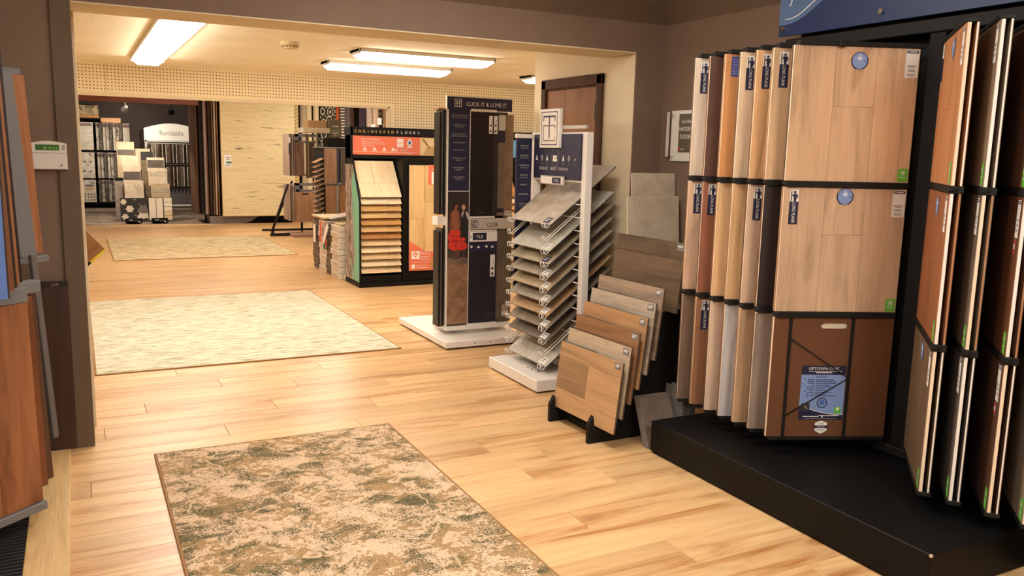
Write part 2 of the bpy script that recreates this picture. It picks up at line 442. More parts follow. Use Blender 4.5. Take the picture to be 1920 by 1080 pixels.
# niche spot lamps
def spot(label, x, y, z, mat, tx, ty, tz):
    t = thing('spot_light', label, 'spot light', (x, y, 2.85))
    d = (Vector((tx, ty, tz))-Vector((x, y, z))).normalized(); p = Vector((0, 0, z-2.85))
    MB().cyl((0, 0, 0), (0, 0, z-2.85+.05), .011, mat, 8).cyl((0, 0, -.01), (0, 0, 0), .05, mat, 14).build('stem', t)
    MB().cyl(p-d*.09, p-d*.02, .032, mat, 14, .05).cyl(p-d*.02, p+d*.1, .05, mat, 14, .068).build('head', t)
    MB().cyl(p+d*.1, p+d*.104, .055, emit('spot bulb', (1, .85, .65), 30), 14).build('bulb', t)
    l = bpy.data.lights.new('spot_beam', 'SPOT'); l.energy = SPOT_W; l.color = (1, .86, .68); l.spot_size = 1.5; l.spot_blend = .6; l.shadow_soft_size = .05
    o = bpy.data.objects.new('spot_beam', l); COL.objects.link(o); o.parent = t
    o.location = p+d*.13; o.rotation_euler = d.to_track_quat('-Z', 'Y').to_euler()
lamp('unseen ceiling lamp added above the niche beam to brighten the tile niche', 1.2, 19.7, 1.25, .3, 2.85, 10.0)  # added out of sight behind the beam to raise the niche's ambient light
spot('white spot light hanging in the dark tile niche', 1.05, 20.6, 2.36, WHITE, .5, 22.9, 1.5)
spot('black spot light with a bright bulb hanging in the dark tile niche', 1.98, 20.6, 2.34, BLACK, 2.3, 23.2, 1.6)
spot('unseen spot light added above the niche beam for more light on the tiles', .9, 18.7, 2.62, BLACK, 1.3, 19.3, .6)  # extra unseen spot, added to throw more light into the niche
# ============================================================ NEAR SHOWROOM
# ------------------------------------------------------------ rugs
def rugmat(name, stops, sx, sy, scale, fleck, swirl=False):
    m, nt, b = nodes(name)
    mp = mapping(nt, (sx, sy, 1), False)
    n = noise(nt, mp.outputs[0], scale, 7, .72, .6)
    f = noise(nt, mp.outputs[0], scale*(26 if swirl else 14), 2, .7)
    s = nt.nodes.new('ShaderNodeMath'); s.operation = 'MULTIPLY_ADD'; s.inputs[1].default_value = fleck
    link(nt, f.outputs[0], s.inputs[0]); link(nt, n.outputs[0], s.inputs[2])
    s2 = nt.nodes.new('ShaderNodeMath'); s2.operation = 'SUBTRACT'; s2.inputs[1].default_value = fleck*.5; link(nt, s.outputs[0], s2.inputs[0])
    r = ramp(nt, s2.outputs[0], stops)
    col = r.outputs[0]
    if swirl:
        mpw = mapping(nt, (1, 1, 1), False)
        v = nt.nodes.new('ShaderNodeTexVoronoi'); v.feature = 'DISTANCE_TO_EDGE'; v.inputs['Scale'].default_value = 3.6
        nw = noise(nt, mpw.outputs[0], 5, 2); mv = nt.nodes.new('ShaderNodeMix'); mv.data_type = 'RGBA'; mv.inputs[0].default_value = .32
        link(nt, mpw.outputs[0], mv.inputs[6]); link(nt, nw.outputs[1], mv.inputs[7]); link(nt, mv.outputs[2], v.inputs['Vector'])
        rv = ramp(nt, v.outputs['Distance'], [(.0, (1, 1, 1, 1)), (.016, (1, 1, 1, 1)), (.026, (0, 0, 0, 1))])
        msk = noise(nt, mpw.outputs[0], 3.1, 2); rm = ramp(nt, msk.outputs[0], [(.43, (0, 0, 0, 1)), (.5, (1, 1, 1, 1))])
        k = mixc(nt, 1.0, rv.outputs[0], rm.outputs[0], 'MULTIPLY')
        col = mixc(nt, k, col, lin((222, 200, 172)))
        # small flower rosettes
        v2 = nt.nodes.new('ShaderNodeTexVoronoi'); v2.inputs['Scale'].default_value = 7.5; link(nt, mv.outputs[2], v2.inputs['Vector'])
        r2 = ramp(nt, v2.outputs['Distance'], [(.0, (1, 1, 1, 1)), (.2, (1, 1, 1, 1)), (.26, (0, 0, 0, 1)), (.34, (0, 0, 0, 1))])
        m2 = noise(nt, mpw.outputs[0], 4.3, 1); rm2 = ramp(nt, m2.outputs[0], [(.52, (0, 0, 0, 1)), (.58, (1, 1, 1, 1))])
        k2 = mixc(nt, 1.0, r2.outputs[0], rm2.outputs[0], 'MULTIPLY')
        sp_ = ramp(nt, f.outputs[0], [(.42, lin((186, 158, 118))), (.55, lin((222, 198, 164)))])
        col = mixc(nt, k2, col, sp_.outputs[0])
    link(nt, col, b.inputs['Base Color']); b.inputs['Roughness'].default_value = .95; b.inputs['Specular IOR Level'].default_value = .1
    bump(nt, b, f.outputs[0], .5, .004)
    return m
BIND = plain('brown rug binding', (158, 116, 74), .9)
def rug(label, x0, y0, x1, y1, mat, rz=0):
    t = thing('rug', label, 'rug', ((x0+x1)/2, (y0+y1)/2, 0), rz)
    w, h = (x1-x0)/2, (y1-y0)/2
    MB().box((-w+.012, -h+.012, .001), (w-.012, h-.012, .010), mat, .002).build('pile', t)
    MB().box((-w, -h, .001), (w, -h+.013, .0095), BIND, .003).box((-w, h-.013, .001), (w, h, .0095), BIND, .003).box((-w, -h, .001), (-w+.013, h, .0095), BIND, .003).box((w-.013, -h, .001), (w, h, .0095), BIND, .003).build('binding', t)
def floral():
    m, nt, b = nodes('beige rug with olive and tan florals')
    mp = mapping(nt, (1, 1.2, 1), False); vec = mp.outputs[0]
    def mth(op, a, v, w=None):
        n = nt.nodes.new('ShaderNodeMath'); n.operation = op
        for i, q in enumerate((a, v, w)):
            if q is None: continue
            if isinstance(q, (int, float)): n.inputs[i].default_value = q
            else: link(nt, q, n.inputs[i])
        return n.outputs[0]
    f = noise(nt, vec, 105, 2, .6).outputs[0]; f2 = noise(nt, vec, 48, 2, .6).outputs[0]
    nA = noise(nt, vec, 4.2, 5, .65, .5).outputs[0]; nB = noise(nt, vec, 5.2, 6, .66, .8).outputs[0]
    mo = nt.nodes.new('ShaderNodeMapping'); mo.inputs['Location'].default_value = (7, 3, 0); link(nt, vec, mo.inputs['Vector']); link(nt, mo.outputs[0], nt.nodes[nB.node.name].inputs['Vector'])
    sA = mth('ADD', nA, mth('MULTIPLY', mth('SUBTRACT', f2, .5), .5)); sB = mth('ADD', nB, mth('MULTIPLY', mth('SUBTRACT', f, .5), .75))
    light = ramp(nt, f, [(.40, lin((206, 172, 138))), (.52, lin((226, 196, 164))), (.7, lin((236, 212, 184)))]).outputs[0]
    tan = ramp(nt, f, [(.36, lin((150, 120, 82))), (.6, lin((188, 154, 112)))]).outputs[0]
    olive = ramp(nt, f2, [(.38, lin((86, 82, 62))), (.62, lin((122, 112, 80)))]).outputs[0]
    mt = ramp(nt, sA, [(.51, (0, 0, 0, 1)), (.535, (1, 1, 1, 1))]).outputs[0]
    mo_ = ramp(nt, sB, [(.54, (0, 0, 0, 1)), (.565, (1, 1, 1, 1))]).outputs[0]
    col = mixc(nt, mo_, mixc(nt, mt, light, tan), olive)
    # pale scroll lines and small rosettes
    nw = noise(nt, vec, 4, 2).outputs[1]; mv = mixc(nt, .2, vec, nw)
    v = nt.nodes.new('ShaderNodeTexVoronoi'); v.feature = 'DISTANCE_TO_EDGE'; v.inputs['Scale'].default_value = 4.2; link(nt, mv, v.inputs['Vector'])
    rv = ramp(nt, v.outputs['Distance'], [(.0, (.8, .8, .8, 1)), (.014, (.8, .8, .8, 1)), (.024, (0, 0, 0, 1))]).outputs[0]
    k = mixc(nt, 1.0, rv, ramp(nt, nB, [(.47, (0, 0, 0, 1)), (.52, (1, 1, 1, 1))]).outputs[0], 'MULTIPLY')
    col = mixc(nt, k, col, lin((212, 184, 150)))
    v2 = nt.nodes.new('ShaderNodeTexVoronoi'); v2.inputs['Scale'].default_value = 9; link(nt, mv, v2.inputs['Vector'])
    r2 = ramp(nt, v2.outputs['Distance'], [(.0, (.3, .3, .3, 1)), (.1, (.3, .3, .3, 1)), (.14, (1, 1, 1, 1)), (.26, (1, 1, 1, 1)), (.32, (0, 0, 0, 1))]).outputs[0]
    k2 = mixc(nt, 1.0, r2, ramp(nt, nA, [(.52, (0, 0, 0, 1)), (.58, (.85, .85, .85, 1))]).outputs[0], 'MULTIPLY')
    col = mixc(nt, k2, col, light)
    link(nt, col, b.inputs['Base Color']); b.inputs['Roughness'].default_value = .95; b.inputs['Specular IOR Level'].default_value = .1
    bump(nt, b, f, .5, .004)
    return m
R1 = floral()
R2 = rugmat('cream and sage streaked rug', [(.33, lin((120, 124, 104))), (.41, lin((164, 160, 132))), (.47, lin((206, 194, 166))), (.6, lin((228, 218, 196)))], 1.0, 5.0, 6.5, .75)
R3 = rugmat('beige and olive streaked rug', [(.35, lin((112, 102, 74))), (.43, lin((158, 138, 102))), (.49, lin((200, 178, 138))), (.62, lin((220, 200, 162)))], .9, 4.2, 5.5, .7)
rug('nearest rug, beige with an olive floral pattern, on the bare planks', .288, 1.55, 1.567, 4.555, R1)
rug('large pale cream rug with sage flecks, in the wide opening', .048, 6.338, 2.29, 9.40, R2)
rug('farthest rug, beige with olive streaks, near the tile niche', .405, 12.66, 2.93, 15.6, R3)

# ------------------------------------------------------------ sample boards
def sticker_long_plank(parent, x, z, s=1.0):
    o = MB().rect(x, x+.045*s, z-.06*s, z, WPRINT, -.0012).rect(x-.001, x+.046*s, z-.175*s, z-.06*s, NAVY, -.0012).build('plank_sticker', parent)
    f = MB()
    cx = x+.025*s
    f.disc((cx, z-.013*s), .0065*s, NAVY, 10, None, -.002)
    f.poly([(cx-.009*s, -.002, z-.021*s), (cx-.005*s, -.002, z-.06*s), (cx+.007*s, -.002, z-.06*s), (cx+.010*s, -.002, z-.021*s)], NAVY)
    f.poly([(cx+.008*s, -.0021, z-.021*s), (cx+.019*s, -.0021, z-.034*s), (cx+.008*s, -.0021, z-.047*s), (cx+.006*s, -.0021, z-.042*s), (cx+.013*s, -.0021, z-.034*s), (cx+.006*s, -.0021, z-.028*s)], NAVY)
    f.poly([(cx-.016*s, -.0021, z-.036*s), (cx-.007*s, -.0021, z-.029*s), (cx-.007*s, -.0021, z-.022*s), (cx-.018*s, -.0021, z-.031*s)], NAVY)
    f.rect(x+.005*s, x+.0095*s, z-.059*s, z-.006*s, NAVY, -.002)
    f.build('printed_figure', o)
    MB().text('LONG PLANK', x+.015*s, z-.117*s, .024*s, WPRINT, -.002, 'c', True, .017*s).build('lettering', o)
def sticker_seal(parent, x, z, r=.045):
    m = MB().disc((x, z), r, NAVY, 28, None, -.0012).disc((x, z), r*.86, BLUE, 28, None, -.0016)
    m.poly([(x+.3*r*math.sin(a)*(1 if 1 else 0), -.002, z+r*.28+.24*r*math.cos(a)) for a in [2*math.pi*k/14 for k in range(14)]], plain('pale drop print', (206, 220, 244)))
    m.poly([(x-.2*r, -.002, z+.4*r), (x+.2*r, -.002, z+.4*r), (x, -.002, z+.78*r)], plain('pale drop print', (206, 220, 244)))
    for k in range(18):
        a = math.radians(25+k*130/17)
        m.disc((x+r*.93*math.cos(a), z+r*.93*math.sin(a)), r*.035, WPRINT, 5, None, -.002)
    for k, xx in enumerate((-.25, 0, .25)): m.rect(x+xx*r-.05*r, x+xx*r+.05*r, z-.97*r, z-.87*r, WPRINT, -.002)
    m.disc((x+.62*r, z-.05*r), .07*r, NAVY, 8, None, -.002)
    m.build('round_seal', parent)
def sticker_info(parent, x, z, w=.062, h=.125):
    m = MB().rect(x, x+w, z-h, z, WPRINT, -.0012).rect(x+.003, x+w-.003, z-.016, z-.004, NAVY, -.002).rect(x+.016, x+w-.01, z-.012, z-.0075, WPRINT, -.0025)
    m.disc((x+.010, z-.01), .003, WPRINT, 8, None, -.0025)
    for k, (zz, ww) in enumerate(((.070, .044), (.076, .036), (.088, .030), (.094, .034), (.108, .040), (.114, .032))):
        m.rect(x+w/2-ww/2, x+w/2+ww/2, z-zz-.0028, z-zz, LINE, -.002)
    m.build('price_label', parent)
def sticker_green(parent, x, z, w=.048, h=.06):
    m = MB().rect(x, x+w, z, z+h-.008, GREEN, -.0012).rect(x+.006, x+w, z+h-.008, z+h, GREEN, -.0012).poly([(x, -.0012, z+h-.008), (x+.006, -.0012, z+h-.008), (x+.006, -.0012, z+h)], GREEN)
    cx, cz = x+w/2, z+h*.7
    m.disc((cx, cz), .0125, WPRINT, 16, None, -.002).disc((cx, cz), .0105, GREEN, 16, None, -.0024)
    m.poly([(cx-.007, -.0028, cz-.001), (cx, -.0028, cz-.008), (cx+.007, -.0028, cz-.001), (cx+.003, -.0028, cz+.006), (cx-.003, -.0028, cz+.006)], WPRINT)
    m.rect(x+.006, x+w-.006, z+h*.34, z+h*.38, WPRINT, -.002).rect(x+.010, x+w-.010, z+h*.22, z+h*.25, plain('soft green print', (160, 220, 130)), -.002)
    m.build('green_sticker', parent)
def sticker_red(parent, x, z):
    MB().disc((x, z), .016, WPRINT, 20, .028, -.0012).disc((x, z), .0145, REDP, 20, .0265, -.0018).rect(x-.010, x+.010, z-.009, z+.009, WPRINT, -.0024).text('RED', x, z-.005, .009, REDP, -.003, 'c').build('red_oval_sticker', parent)

def board(label, P, ux, uz, w, h, mat, t=.012, cols=None, core=None, name='sample_board', cat='sample board', group=None):
    """a sample board: core plus face planks; origin at the middle of its lower front edge"""
    ux = Vector(ux).normalized(); T = frame(Vector(P)+ux*(w/2), ux, uz)
    r = thing(name, label, cat, group=group, T=T)
    core = core or CORE
    MB().box((-w/2, .0035, 0), (w/2, t, h), core, .001).build('core', r)
    x = -w/2
    if cols is None:
        MB().box((-w/2, 0, 0), (w/2, .0035, h), mat, .0008).build('veneer', r)
    else:
        for cw, joints, mm in cols:
            zs = [0]+[j*h for j in joints]+[h]
            for a, b_ in zip(zs, zs[1:]):
                MB().box((x+.0006, 0, a+.0006), (x+cw*w-.0006, .0035, b_-.0006), mm or mat, .0008).build('plank', r)
            x += cw*w
    return r

# ------------------------------------------------------------ right wing display
PLAT = thing('display_platform', 'low black platform under the tall swinging wood sample boards', 'platform', (3.18, 2.7, 0))
MB().box((-.465, -.85, .012), (.47, .85, .18), BLACK2, .004).build('box', PLAT)
MB().box((-.455, -.84, 0), (.46, .84, .012), BLACK2).build('plinth', PLAT)
MB().box((-.47, -.856, .17), (-.458, -.846, .1815), plain('chipped edge', (200, 180, 150)), .002).build('chipped_corner', PLAT)
MAT2 = thing('display_platform', 'second black platform running on to the right under the nearest board pairs', 'platform', (3.4, 1.2, 0))
MB().box((-.1, -.6, 0), (.25, .62, .178), BLACK2, .004).build('box', MAT2)

RK = thing('wing_rack', 'black metal wing rack holding the tall wood boards against the right wall', 'display rack', (3.55, 2.6, .18))
MB().box((.03, -1.7, 0), (.1, .93, 2.25), BLACK, .004).build('back_panel', RK)
MB().box((-.08, -1.7, 2.0), (.03, .93, 2.06), RAIL, .004).build('top_beam', RK)
MB().box((-.08, -1.7, .005), (.03, .93, .05), RAIL, .004).build('bottom_beam', RK)
MB().box((-.07, -.03, .05), (.03, .05, 2.0), BLACK, .004).build('post', RK)
MB().box((-.07, .87, .05), (.03, .93, 2.0), BLACK, .004).build('post', RK)
UX = Vector((.918, -.396, 0)).normalized(); NV = Vector((UX.y, -UX.x, 0)); ZV = Vector((0, 0, 1))
ZR = [.262, .872, 1.487, 2.118]            # rails
FY = [3.59, 3.475, 3.36, 3.25, 3.14, 3.03, 2.905]
BW = .59
def wc(n, c, dk=None, **k):
    c = tuple(min(240, v*1.05+q*v/200) for v, q in zip(c, (2, 8, 16)))
    return wood(n, c, dk or tuple(v*.8 for v in c), 'z', .5, .06, .8, 1.0, **k)
TOPC = [('pale greige oak', (212, 188, 162)), ('dark walnut', (92, 62, 48)), ('orange oak', (206, 140, 84)), ('pale blond oak', (222, 188, 150)), ('amber tan oak', (214, 164, 114)), ('light tan oak', (216, 174, 130)), ('light tan oak', (214, 174, 134))]
MIDC = [('pinkish tan oak', (206, 166, 134)), ('reddish brown', (142, 88, 62)), ('light honey oak', (216, 172, 124)), ('honey tan oak', (212, 166, 118)), ('greige oak', (202, 168, 138)), ('very dark espresso', (52, 40, 36)), ('knotty light tan oak', (208, 172, 136))]
LOWC = [('dark taupe', (118, 94, 76)), ('brown', (144, 98, 68)), ('pale blush oak', (206, 176, 150)), ('whitish grey oak', (196, 188, 182)), ('tan oak', (190, 152, 116)), ('grey taupe', (150, 130, 114)), None]
STK = {(0, 2): 'L', (3, 2): 'L', (4, 2): 'L', (5, 2): 'L', (2, 2): 'B', (0, 1): 'L', (1, 1): 'L', (4, 1): 'L', (6, 1): 'L', (1, 0): 'L'}
ROWN = ['bottom', 'middle', 'top']
for i, fy in enumerate(FY):
    F = Vector((2.915, fy, 0))
    arm = MB()
    for k, z in enumerate(ZR):
        zz = z-.18
        a0 = F-Vector((3.55, 2.6, 0))
        T = frame(a0+Vector((0, 0, zz)), UX, ZV)
        if k in (1, 2):
            arm.prism([(.012, -.014), (.05, -.014), (.064, 0), (.05, .014), (.012, .014), (0, 0)], -.014, .042, RAIL, 'y', T)
            arm.box((.04, -.012, -.013), (BW, .042, .013), RAIL, .002, T)
        elif k == 0: arm.box((.01, -.004, -.012), (BW, .036, .006), RAIL, .002, T)
        else: arm.box((.02, -.01, -.008), (BW+.02, .04, .014), RAIL, .002, T)
    Th = frame(F-Vector((3.55, 2.6, 0))+UX*BW+Vector((0, 0, .05)), UX, ZV)
    arm.cyl((0, .016, 0), (0, .016, 1.885), .012, RAIL, 8, None, Th)
    if i == 6: arm.box((.2, -.022, 2.118-.18-.014), (.232, -.008, 2.118-.18+.018), RAIL, .003, frame(a0, UX, ZV)); 
    arm.build('wing_frame', RK)
    for rrow in range(3):
        z0, z1 = ZR[rrow]+(.006 if rrow == 0 else .014), ZR[rrow+1]-(.014 if rrow < 2 else .008)
        c = (LOWC, MIDC, TOPC)[rrow][i]
        P = F+Vector((0, 0, z0))
        side = 'leftmost' if i == 0 else ('frontmost and fully visible' if i == 6 else ORD[i]+' from the left')
        if c is None:
            HB = paint('brown hardboard', (112, 74, 50), .6, .1, .03)
            r = thing('sample_board', 'brown hardboard with a blue product sheet, at the front of the bottom row', 'sample board', T=frame(P+UX*(BW/2), UX, ZV))
            h = z1-z0
            MB().box((-BW/2, 0, 0), (-.1-.03, .012, h), HB, .001).box((-.13, 0, 0), (.17, .012, h-.055), HB, .001).box((-.13, 0, h-.025), (.17, .012, h), HB, .001).box((.17, 0, 0), (BW/2, .012, h), HB, .001)\
                .prism([(-.13, h-.056), (-.045, h-.056), (-.06, h-.05), (-.066, h-.04), (-.06, h-.03), (-.045, h-.024), (-.13, h-.024)], 0, .012, HB, 'y')\
                .prism([(.17, h-.024), (.05, h-.024), (.064, h-.03), (.07, h-.04), (.064, h-.05), (.05, h-.056), (.17, h-.056)], 0, .012, HB, 'y').build('panel', r)
            MB().box((-BW/2-.003, 0, 0), (-BW/2, .013, h), CORE, .001).build('edge_strip', r)
            MB().rect(-.07, .075, h-.058, h-.018, plain('pale wall behind slot', (226, 214, 190)), .0125).build('slot_backing', r)
            # product sheet
            sx0, sx1, sz0, sz1 = -.142, .078, .085, .355
            s = MB().rect(sx0, sx1, sz0, sz1, NAVY, -.001)
            nn = 16
            wave = [(sx0+(sx1-sx0)*q/nn, .158-.045*math.sin(q/nn*math.pi*.55)) for q in range(nn+1)]
            s.poly([(a, -.0014, b_) for a, b_ in wave]+[(sx1, -.0014, .31), (sx0, -.0014, .31)], BLUE)
            s.poly([(a, -.0018, b_) for a, b_ in wave]+[(a, -.0018, b_-.003) for a, b_ in reversed(wave)], WPRINT)
            s = s.build('product_sheet', r)
            l = MB().text('UPTOWN CHIC', (sx0+sx1)/2, .333, .021, WPRINT, -.002, 'c', False, .0215).text('FREE SPIRIT', (sx0+sx1)/2-.01, .296, .0105, NAVY, -.002)
            l.rect(sx0+.035, sx1-.02, .3255, .3275, WPRINT, -.002).rect(sx0+.07, sx1-.07, .319, .322, WPRINT, -.002)
            rg = random.Random(5)
            for k in range(10):
                zz = .283-k*.0088
                l.rect(-.086-rg.random()*.03, -.076, zz, zz+.003, NAVY, -.002).rect(-.07, -.03+rg.random()*.07, zz, zz+.003, NAVY, -.002)
            for k in range(14): l.disc((sx0+.008+rg.random()*.04, .2+rg.random()*.09), .0015+rg.random()*.003, plain('drop print', (80, 110, 180)), 8, None, -.002)
            l.disc((-.03, .17), .026, NAVY, 20, None, -.0022).disc((-.03, .17), .021, BLUE, 20, None, -.0026).disc((-.03, .172), .014, plain('drop print', (80, 110, 180)), 16, None, -.003)
            l.rect(sx0+.010, sx0+.052, .128, .168, plain('dark sheet logo', (60, 58, 62)), -.0022).poly([(sx0+.018, -.0026, .16), (sx0+.045, -.0026, .166), (sx0+.022, -.0026, .16), (sx0+.044, -.0026, .14), (sx0+.036, -.0026, .142)], plain('gold print', (216, 180, 96)))
            l.rect(sx1-.045, sx1-.012, .118, .15, GREEN, -.0022).disc((sx1-.028, .14), .008, WPRINT, 10, None, -.0026)
            l.rect(sx0+.02, sx0+.1, .1, .104, WPRINT, -.002).rect(sx0+.115, sx0+.122, .096, .108, WPRINT, -.002).rect(sx0+.1, sx1-.02, .104, .107, WPRINT, -.002).rect(sx0+.03, sx1-.03, .0905, .0915, WPRINT, -.002)
            l.build('sheet_print', s)
            MB().prism([(-.055, .07), (.005, .07), (.005, .03), (-.025, .014), (-.055, .03)], -.0002, -.0012, WPRINT, 'y').prism([(-.055, .07), (-.025, .08), (.005, .07)], -.0002, -.0012, WPRINT, 'y')\
                .rect(-.06, .01, .043, .056, NAVY, -.002).text('LVPROTEC', -.025, .0465, .008, WPRINT, -.0025).text('FLOOR', -.025, .062, .008, NAVY, -.002).rect(-.045, -.005, .032, .035, LINE, -.002).build('shield_sticker', r)
            bars = MB().box((-.222, -.008, .0), (-.208, 0, h), RAIL, .001).box((.083, -.008, 0), (.097, 0, h), RAIL, .001)
            bars.tube([(-.215, -.006, .49), (.09, -.006, .295), (-.215, -.006, .105)], .0035, RAIL, 6)
            bars.build('wire_brace', r)
        else:
            mm = wc(c[0] if i < 6 else c[0]+' face', c[1])
            if i == 6:
                lo = wood('cut plank '+c[0], mix_rgb(c[1], (206, 158, 116), .5), None, 'z', .5, .05, .8)
                cols = [(.335, [], mm), (.33, [.625 if rrow == 1 else .56], mm), (.335, [], mm)]
                lab = '%s board with a round seal, fully visible at the front, %s row' % (c[0], ROWN[rrow])
            else:
                cols = [(.335, [], mm), (.33, [], mm), (.335, [], mm)]
                lab = '%s board, %s, %s row of the fanned left wings' % (c[0], side, ROWN[rrow])
            r = board(lab, P, UX, ZV, BW, z1-z0, mm, .011, cols)
            k = STK.get((i, rrow)); hh = z1-z0
            if k == 'L': sticker_long_plank(r, -BW/2+.03, hh-.012 if rrow < 2 else hh-.02, .92)
            if k == 'B':
                m = MB().rect(-BW/2+.03, -BW/2+.16, hh-.11, hh-.012, plain('blue note', (74, 80, 140)), -.0012)
                for q in range(7): m.rect(-BW/2+.036, -BW/2+.15-(q % 3)*.012, hh-.03-q*.011, hh-.027-q*.011, plain('blue note line', (150, 154, 200)), -.002)
                m.build('blue_note', r)
            if i == 6:
                sticker_seal(r, 0.012 if rrow == 2 else -.002, hh-(.062 if rrow == 2 else .04), .041)
                sticker_info(r, BW/2-.068, hh-.006)
                sticker_green(r, BW/2-.055, .006)
        # the board on the back of the same wing
        MBk = [(150, 104, 70), (196, 150, 108), (120, 90, 70)][(i+rrow) % 3]
        side2 = MB().box((0, .019, 0), (BW, .030, z1-z0), wood('wing back board %d' % ((i+rrow) % 3), MBk, None, 'z', .5, .08))
        o = side2.build('sample_board', None, frame(P, UX, ZV)); tag(o, 'thin back board behind the %s one, %s row of fanned left wings' % ((c or ('hardboard',))[0] if i < 6 else 'fully visible', ROWN[rrow]), 'sample board', 'back boards of the fanned left wings')
# ------------------------------------------------------------ right hand group of wings, seen edge on
D2 = Vector((-.476, -.444, 0)).normalized(); N2 = Vector((D2.y, -D2.x, 0))
F4 = [(3.005, 2.135), (3.034, 2.022), (3.066, 1.882), (3.09, 1.757)]
W2 = .62; Z2 = [.262, .872, 1.499, 2.132]
C4 = {2: ['amber oak', 'grey taupe', 'dark chestnut', 'rust brown', 'dark walnut'], 1: ['red brown', 'charcoal grey', 'dark chestnut brown', 'espresso', 'dark walnut'], 0: ['khaki brown oak', 'slate grey', 'deep brown', 'greyed tan', 'dark walnut']}
RGB = {'amber oak': (190, 128, 82), 'grey taupe': (140, 116, 92), 'dark chestnut': (104, 66, 46), 'rust brown': (150, 88, 52), 'dark walnut': (80, 56, 44), 'red brown': (156, 94, 58),
       'charcoal grey': (116, 98, 82), 'dark chestnut brown': (110, 66, 42), 'espresso': (56, 44, 38), 'khaki brown oak': (122, 96, 70), 'slate grey': (96, 84, 76), 'deep brown': (92, 60, 44), 'greyed tan': (150, 130, 108)}
for i, (fx, fy_) in enumerate(F4):
    Fp = Vector((fx, fy_, 0)); Hn = Fp-D2*W2
    arm = MB()
    for k, z in enumerate(Z2):
        T = frame(Hn-Vector((3.55, 2.6, 0))+Vector((0, 0, z-.18)), D2, ZV)
        if k == 0: arm.box((0, -.003, -.014), (W2, .05, .004), RAIL, .002, T)
        elif k == 3: arm.box((-.02, -.004, -.008), (W2, .05, .010), RAIL, .002, T)
        else: arm.box((0, -.005, -.016), (W2+.004, .05, .012), RAIL, .002, T).prism([(-.004, -.004), (.05, -.004), (.06, .012), (.05, .03), (-.004, .05)], -.006, .004, RAIL, 'z', T @ Matrix.Translation((W2-.045, 0, 0)))
    Th = frame(Hn-Vector((3.55, 2.6, 0)), D2, ZV)
    arm.cyl((0, .022, .02), (0, .022, 1.97), .013, RAIL, 8, None, Th)
    arm.box((-.08, .014, 1.955), (.02, .03, 1.975), RAIL, .002, Th)
    arm.build('wing_frame', RK)
    for rrow in range(3):
        z0 = Z2[rrow]+(.005 if rrow == 0 else .013); z1 = Z2[rrow+1]-(.017 if rrow < 2 else .009); hh = z1-z0
        nm = C4[rrow][i]
        where = ['nearest the black gap', 'second pair', 'third pair', 'rightmost pair', 'pair beyond'][i]
        if i < 4:
            lab = '%s board, %s of right wings, %s row' % (nm, where if i else 'pair beside black gap', ROWN[rrow])
            r = board(lab, Hn+Vector((0, 0, z0)), D2, ZV, W2, hh, wc('right '+nm, RGB[nm]), .016, [(.33, [], None), (.34, [.5], None), (.33, [], None)], COREW if (i+rrow) % 2 else CORE)
            sticker_info(r, W2/2-.066, hh-.012, .05, .14)
            sticker_green(r, W2/2-.05, .006, .042, .085)
            if i == 0: sticker_seal(r, .02, hh-.06, .042)
            if i == 0 and rrow == 2: MB().rect(-W2/2+.01, -W2/2+.05, hh-.07, hh-.012, WPRINT, -.0012).rect(-W2/2+.008, -W2/2+.052, hh-.17, hh-.07, NAVY, -.0012).build('plank_sticker', r)
            if i == 2 and rrow in (0, 1): sticker_red(r, W2/2-.052, hh-.185)
        o = MB().box((-.0, .034, 0), (W2-.001, .043, hh), wc('back '+nm, RGB[nm])).box((0, .0345, 0), (W2, .040, hh), COREB if rrow == 1 else COREW).build('sample_board', None, frame(Hn+Vector((0, 0, z0)), D2, ZV))
        tag(o, 'pale edged back board behind the %s one, %s row of right wings' % (nm, ROWN[rrow]), 'sample board', 'back boards of the edge-on right wings')

# ------------------------------------------------------------ blue sign over the rack
S = thing('hanging_sign', 'dark blue sign with white script above the wing rack', 'sign', T=frame((3.47, 3.585, 2.257), (0, -1, 0), ZV))
LB = plain('steel blue print', (88, 114, 152), .45); DB = plain('deep blue print', (36, 52, 92), .45)
MB().box((0, .0, 0), (2.6, .012, .62), DB, .002).build('panel', S)
cur = [(.0, .062), (.04, .060), (.09, .063), (.14, .075), (.20, .10), (.28, .145), (.36, .19), (.44, .235), (.52, .285), (.6, .34)]
m = MB()
for (a, b_), (c_, d_) in zip(cur, cur[1:]): m.poly([(a, -.001, b_), (c_, -.001, d_), (c_, -.001, .6), (a, -.001, .6)], LB)
m.build('light_field', S)
sc = MB()
def stroke(mb, pts, w0, w1, y=-.003, mat=WPRINT):
    n = len(pts)
    for i in range(n-1):
        (x0, z0), (x1, z1) = pts[i], pts[i+1]; d = Vector((x1-x0, z1-z0)); d.normalize(); q = Vector((-d.y, d.x))
        wa = w0+(w1-w0)*i/(n-1); wb = w0+(w1-w0)*(i+1)/(n-1)
        mb.poly([(x0-q.x*wa, y, z0-q.y*wa), (x1-q.x*wb, y, z1-q.y*wb), (x1+q.x*wb, y, z1+q.y*wb), (x0+q.x*wa, y, z0+q.y*wa)], mat)
stroke(sc, [(.045, .088), (.09, .089), (.135, .099), (.18, .122), (.24, .158), (.31, .2), (.38, .242), (.46, .285), (.55, .325)], .0015, .004)
sc.build('swoosh', S)
sc = MB()
stroke(sc, [(.075, .155), (.085, .18), (.095, .21), (.105, .25), (.112, .3)], .003, .006)
stroke(sc, [(.06, .205), (.064, .196), (.075, .192), (.08, .2)], .005, .003)
stroke(sc, [(.118, .18), (.126, .2), (.136, .207), (.142, .198), (.15, .188), (.158, .2), (.165, .21), (.172, .197), (.182, .193), (.195, .21)], .0035, .003)
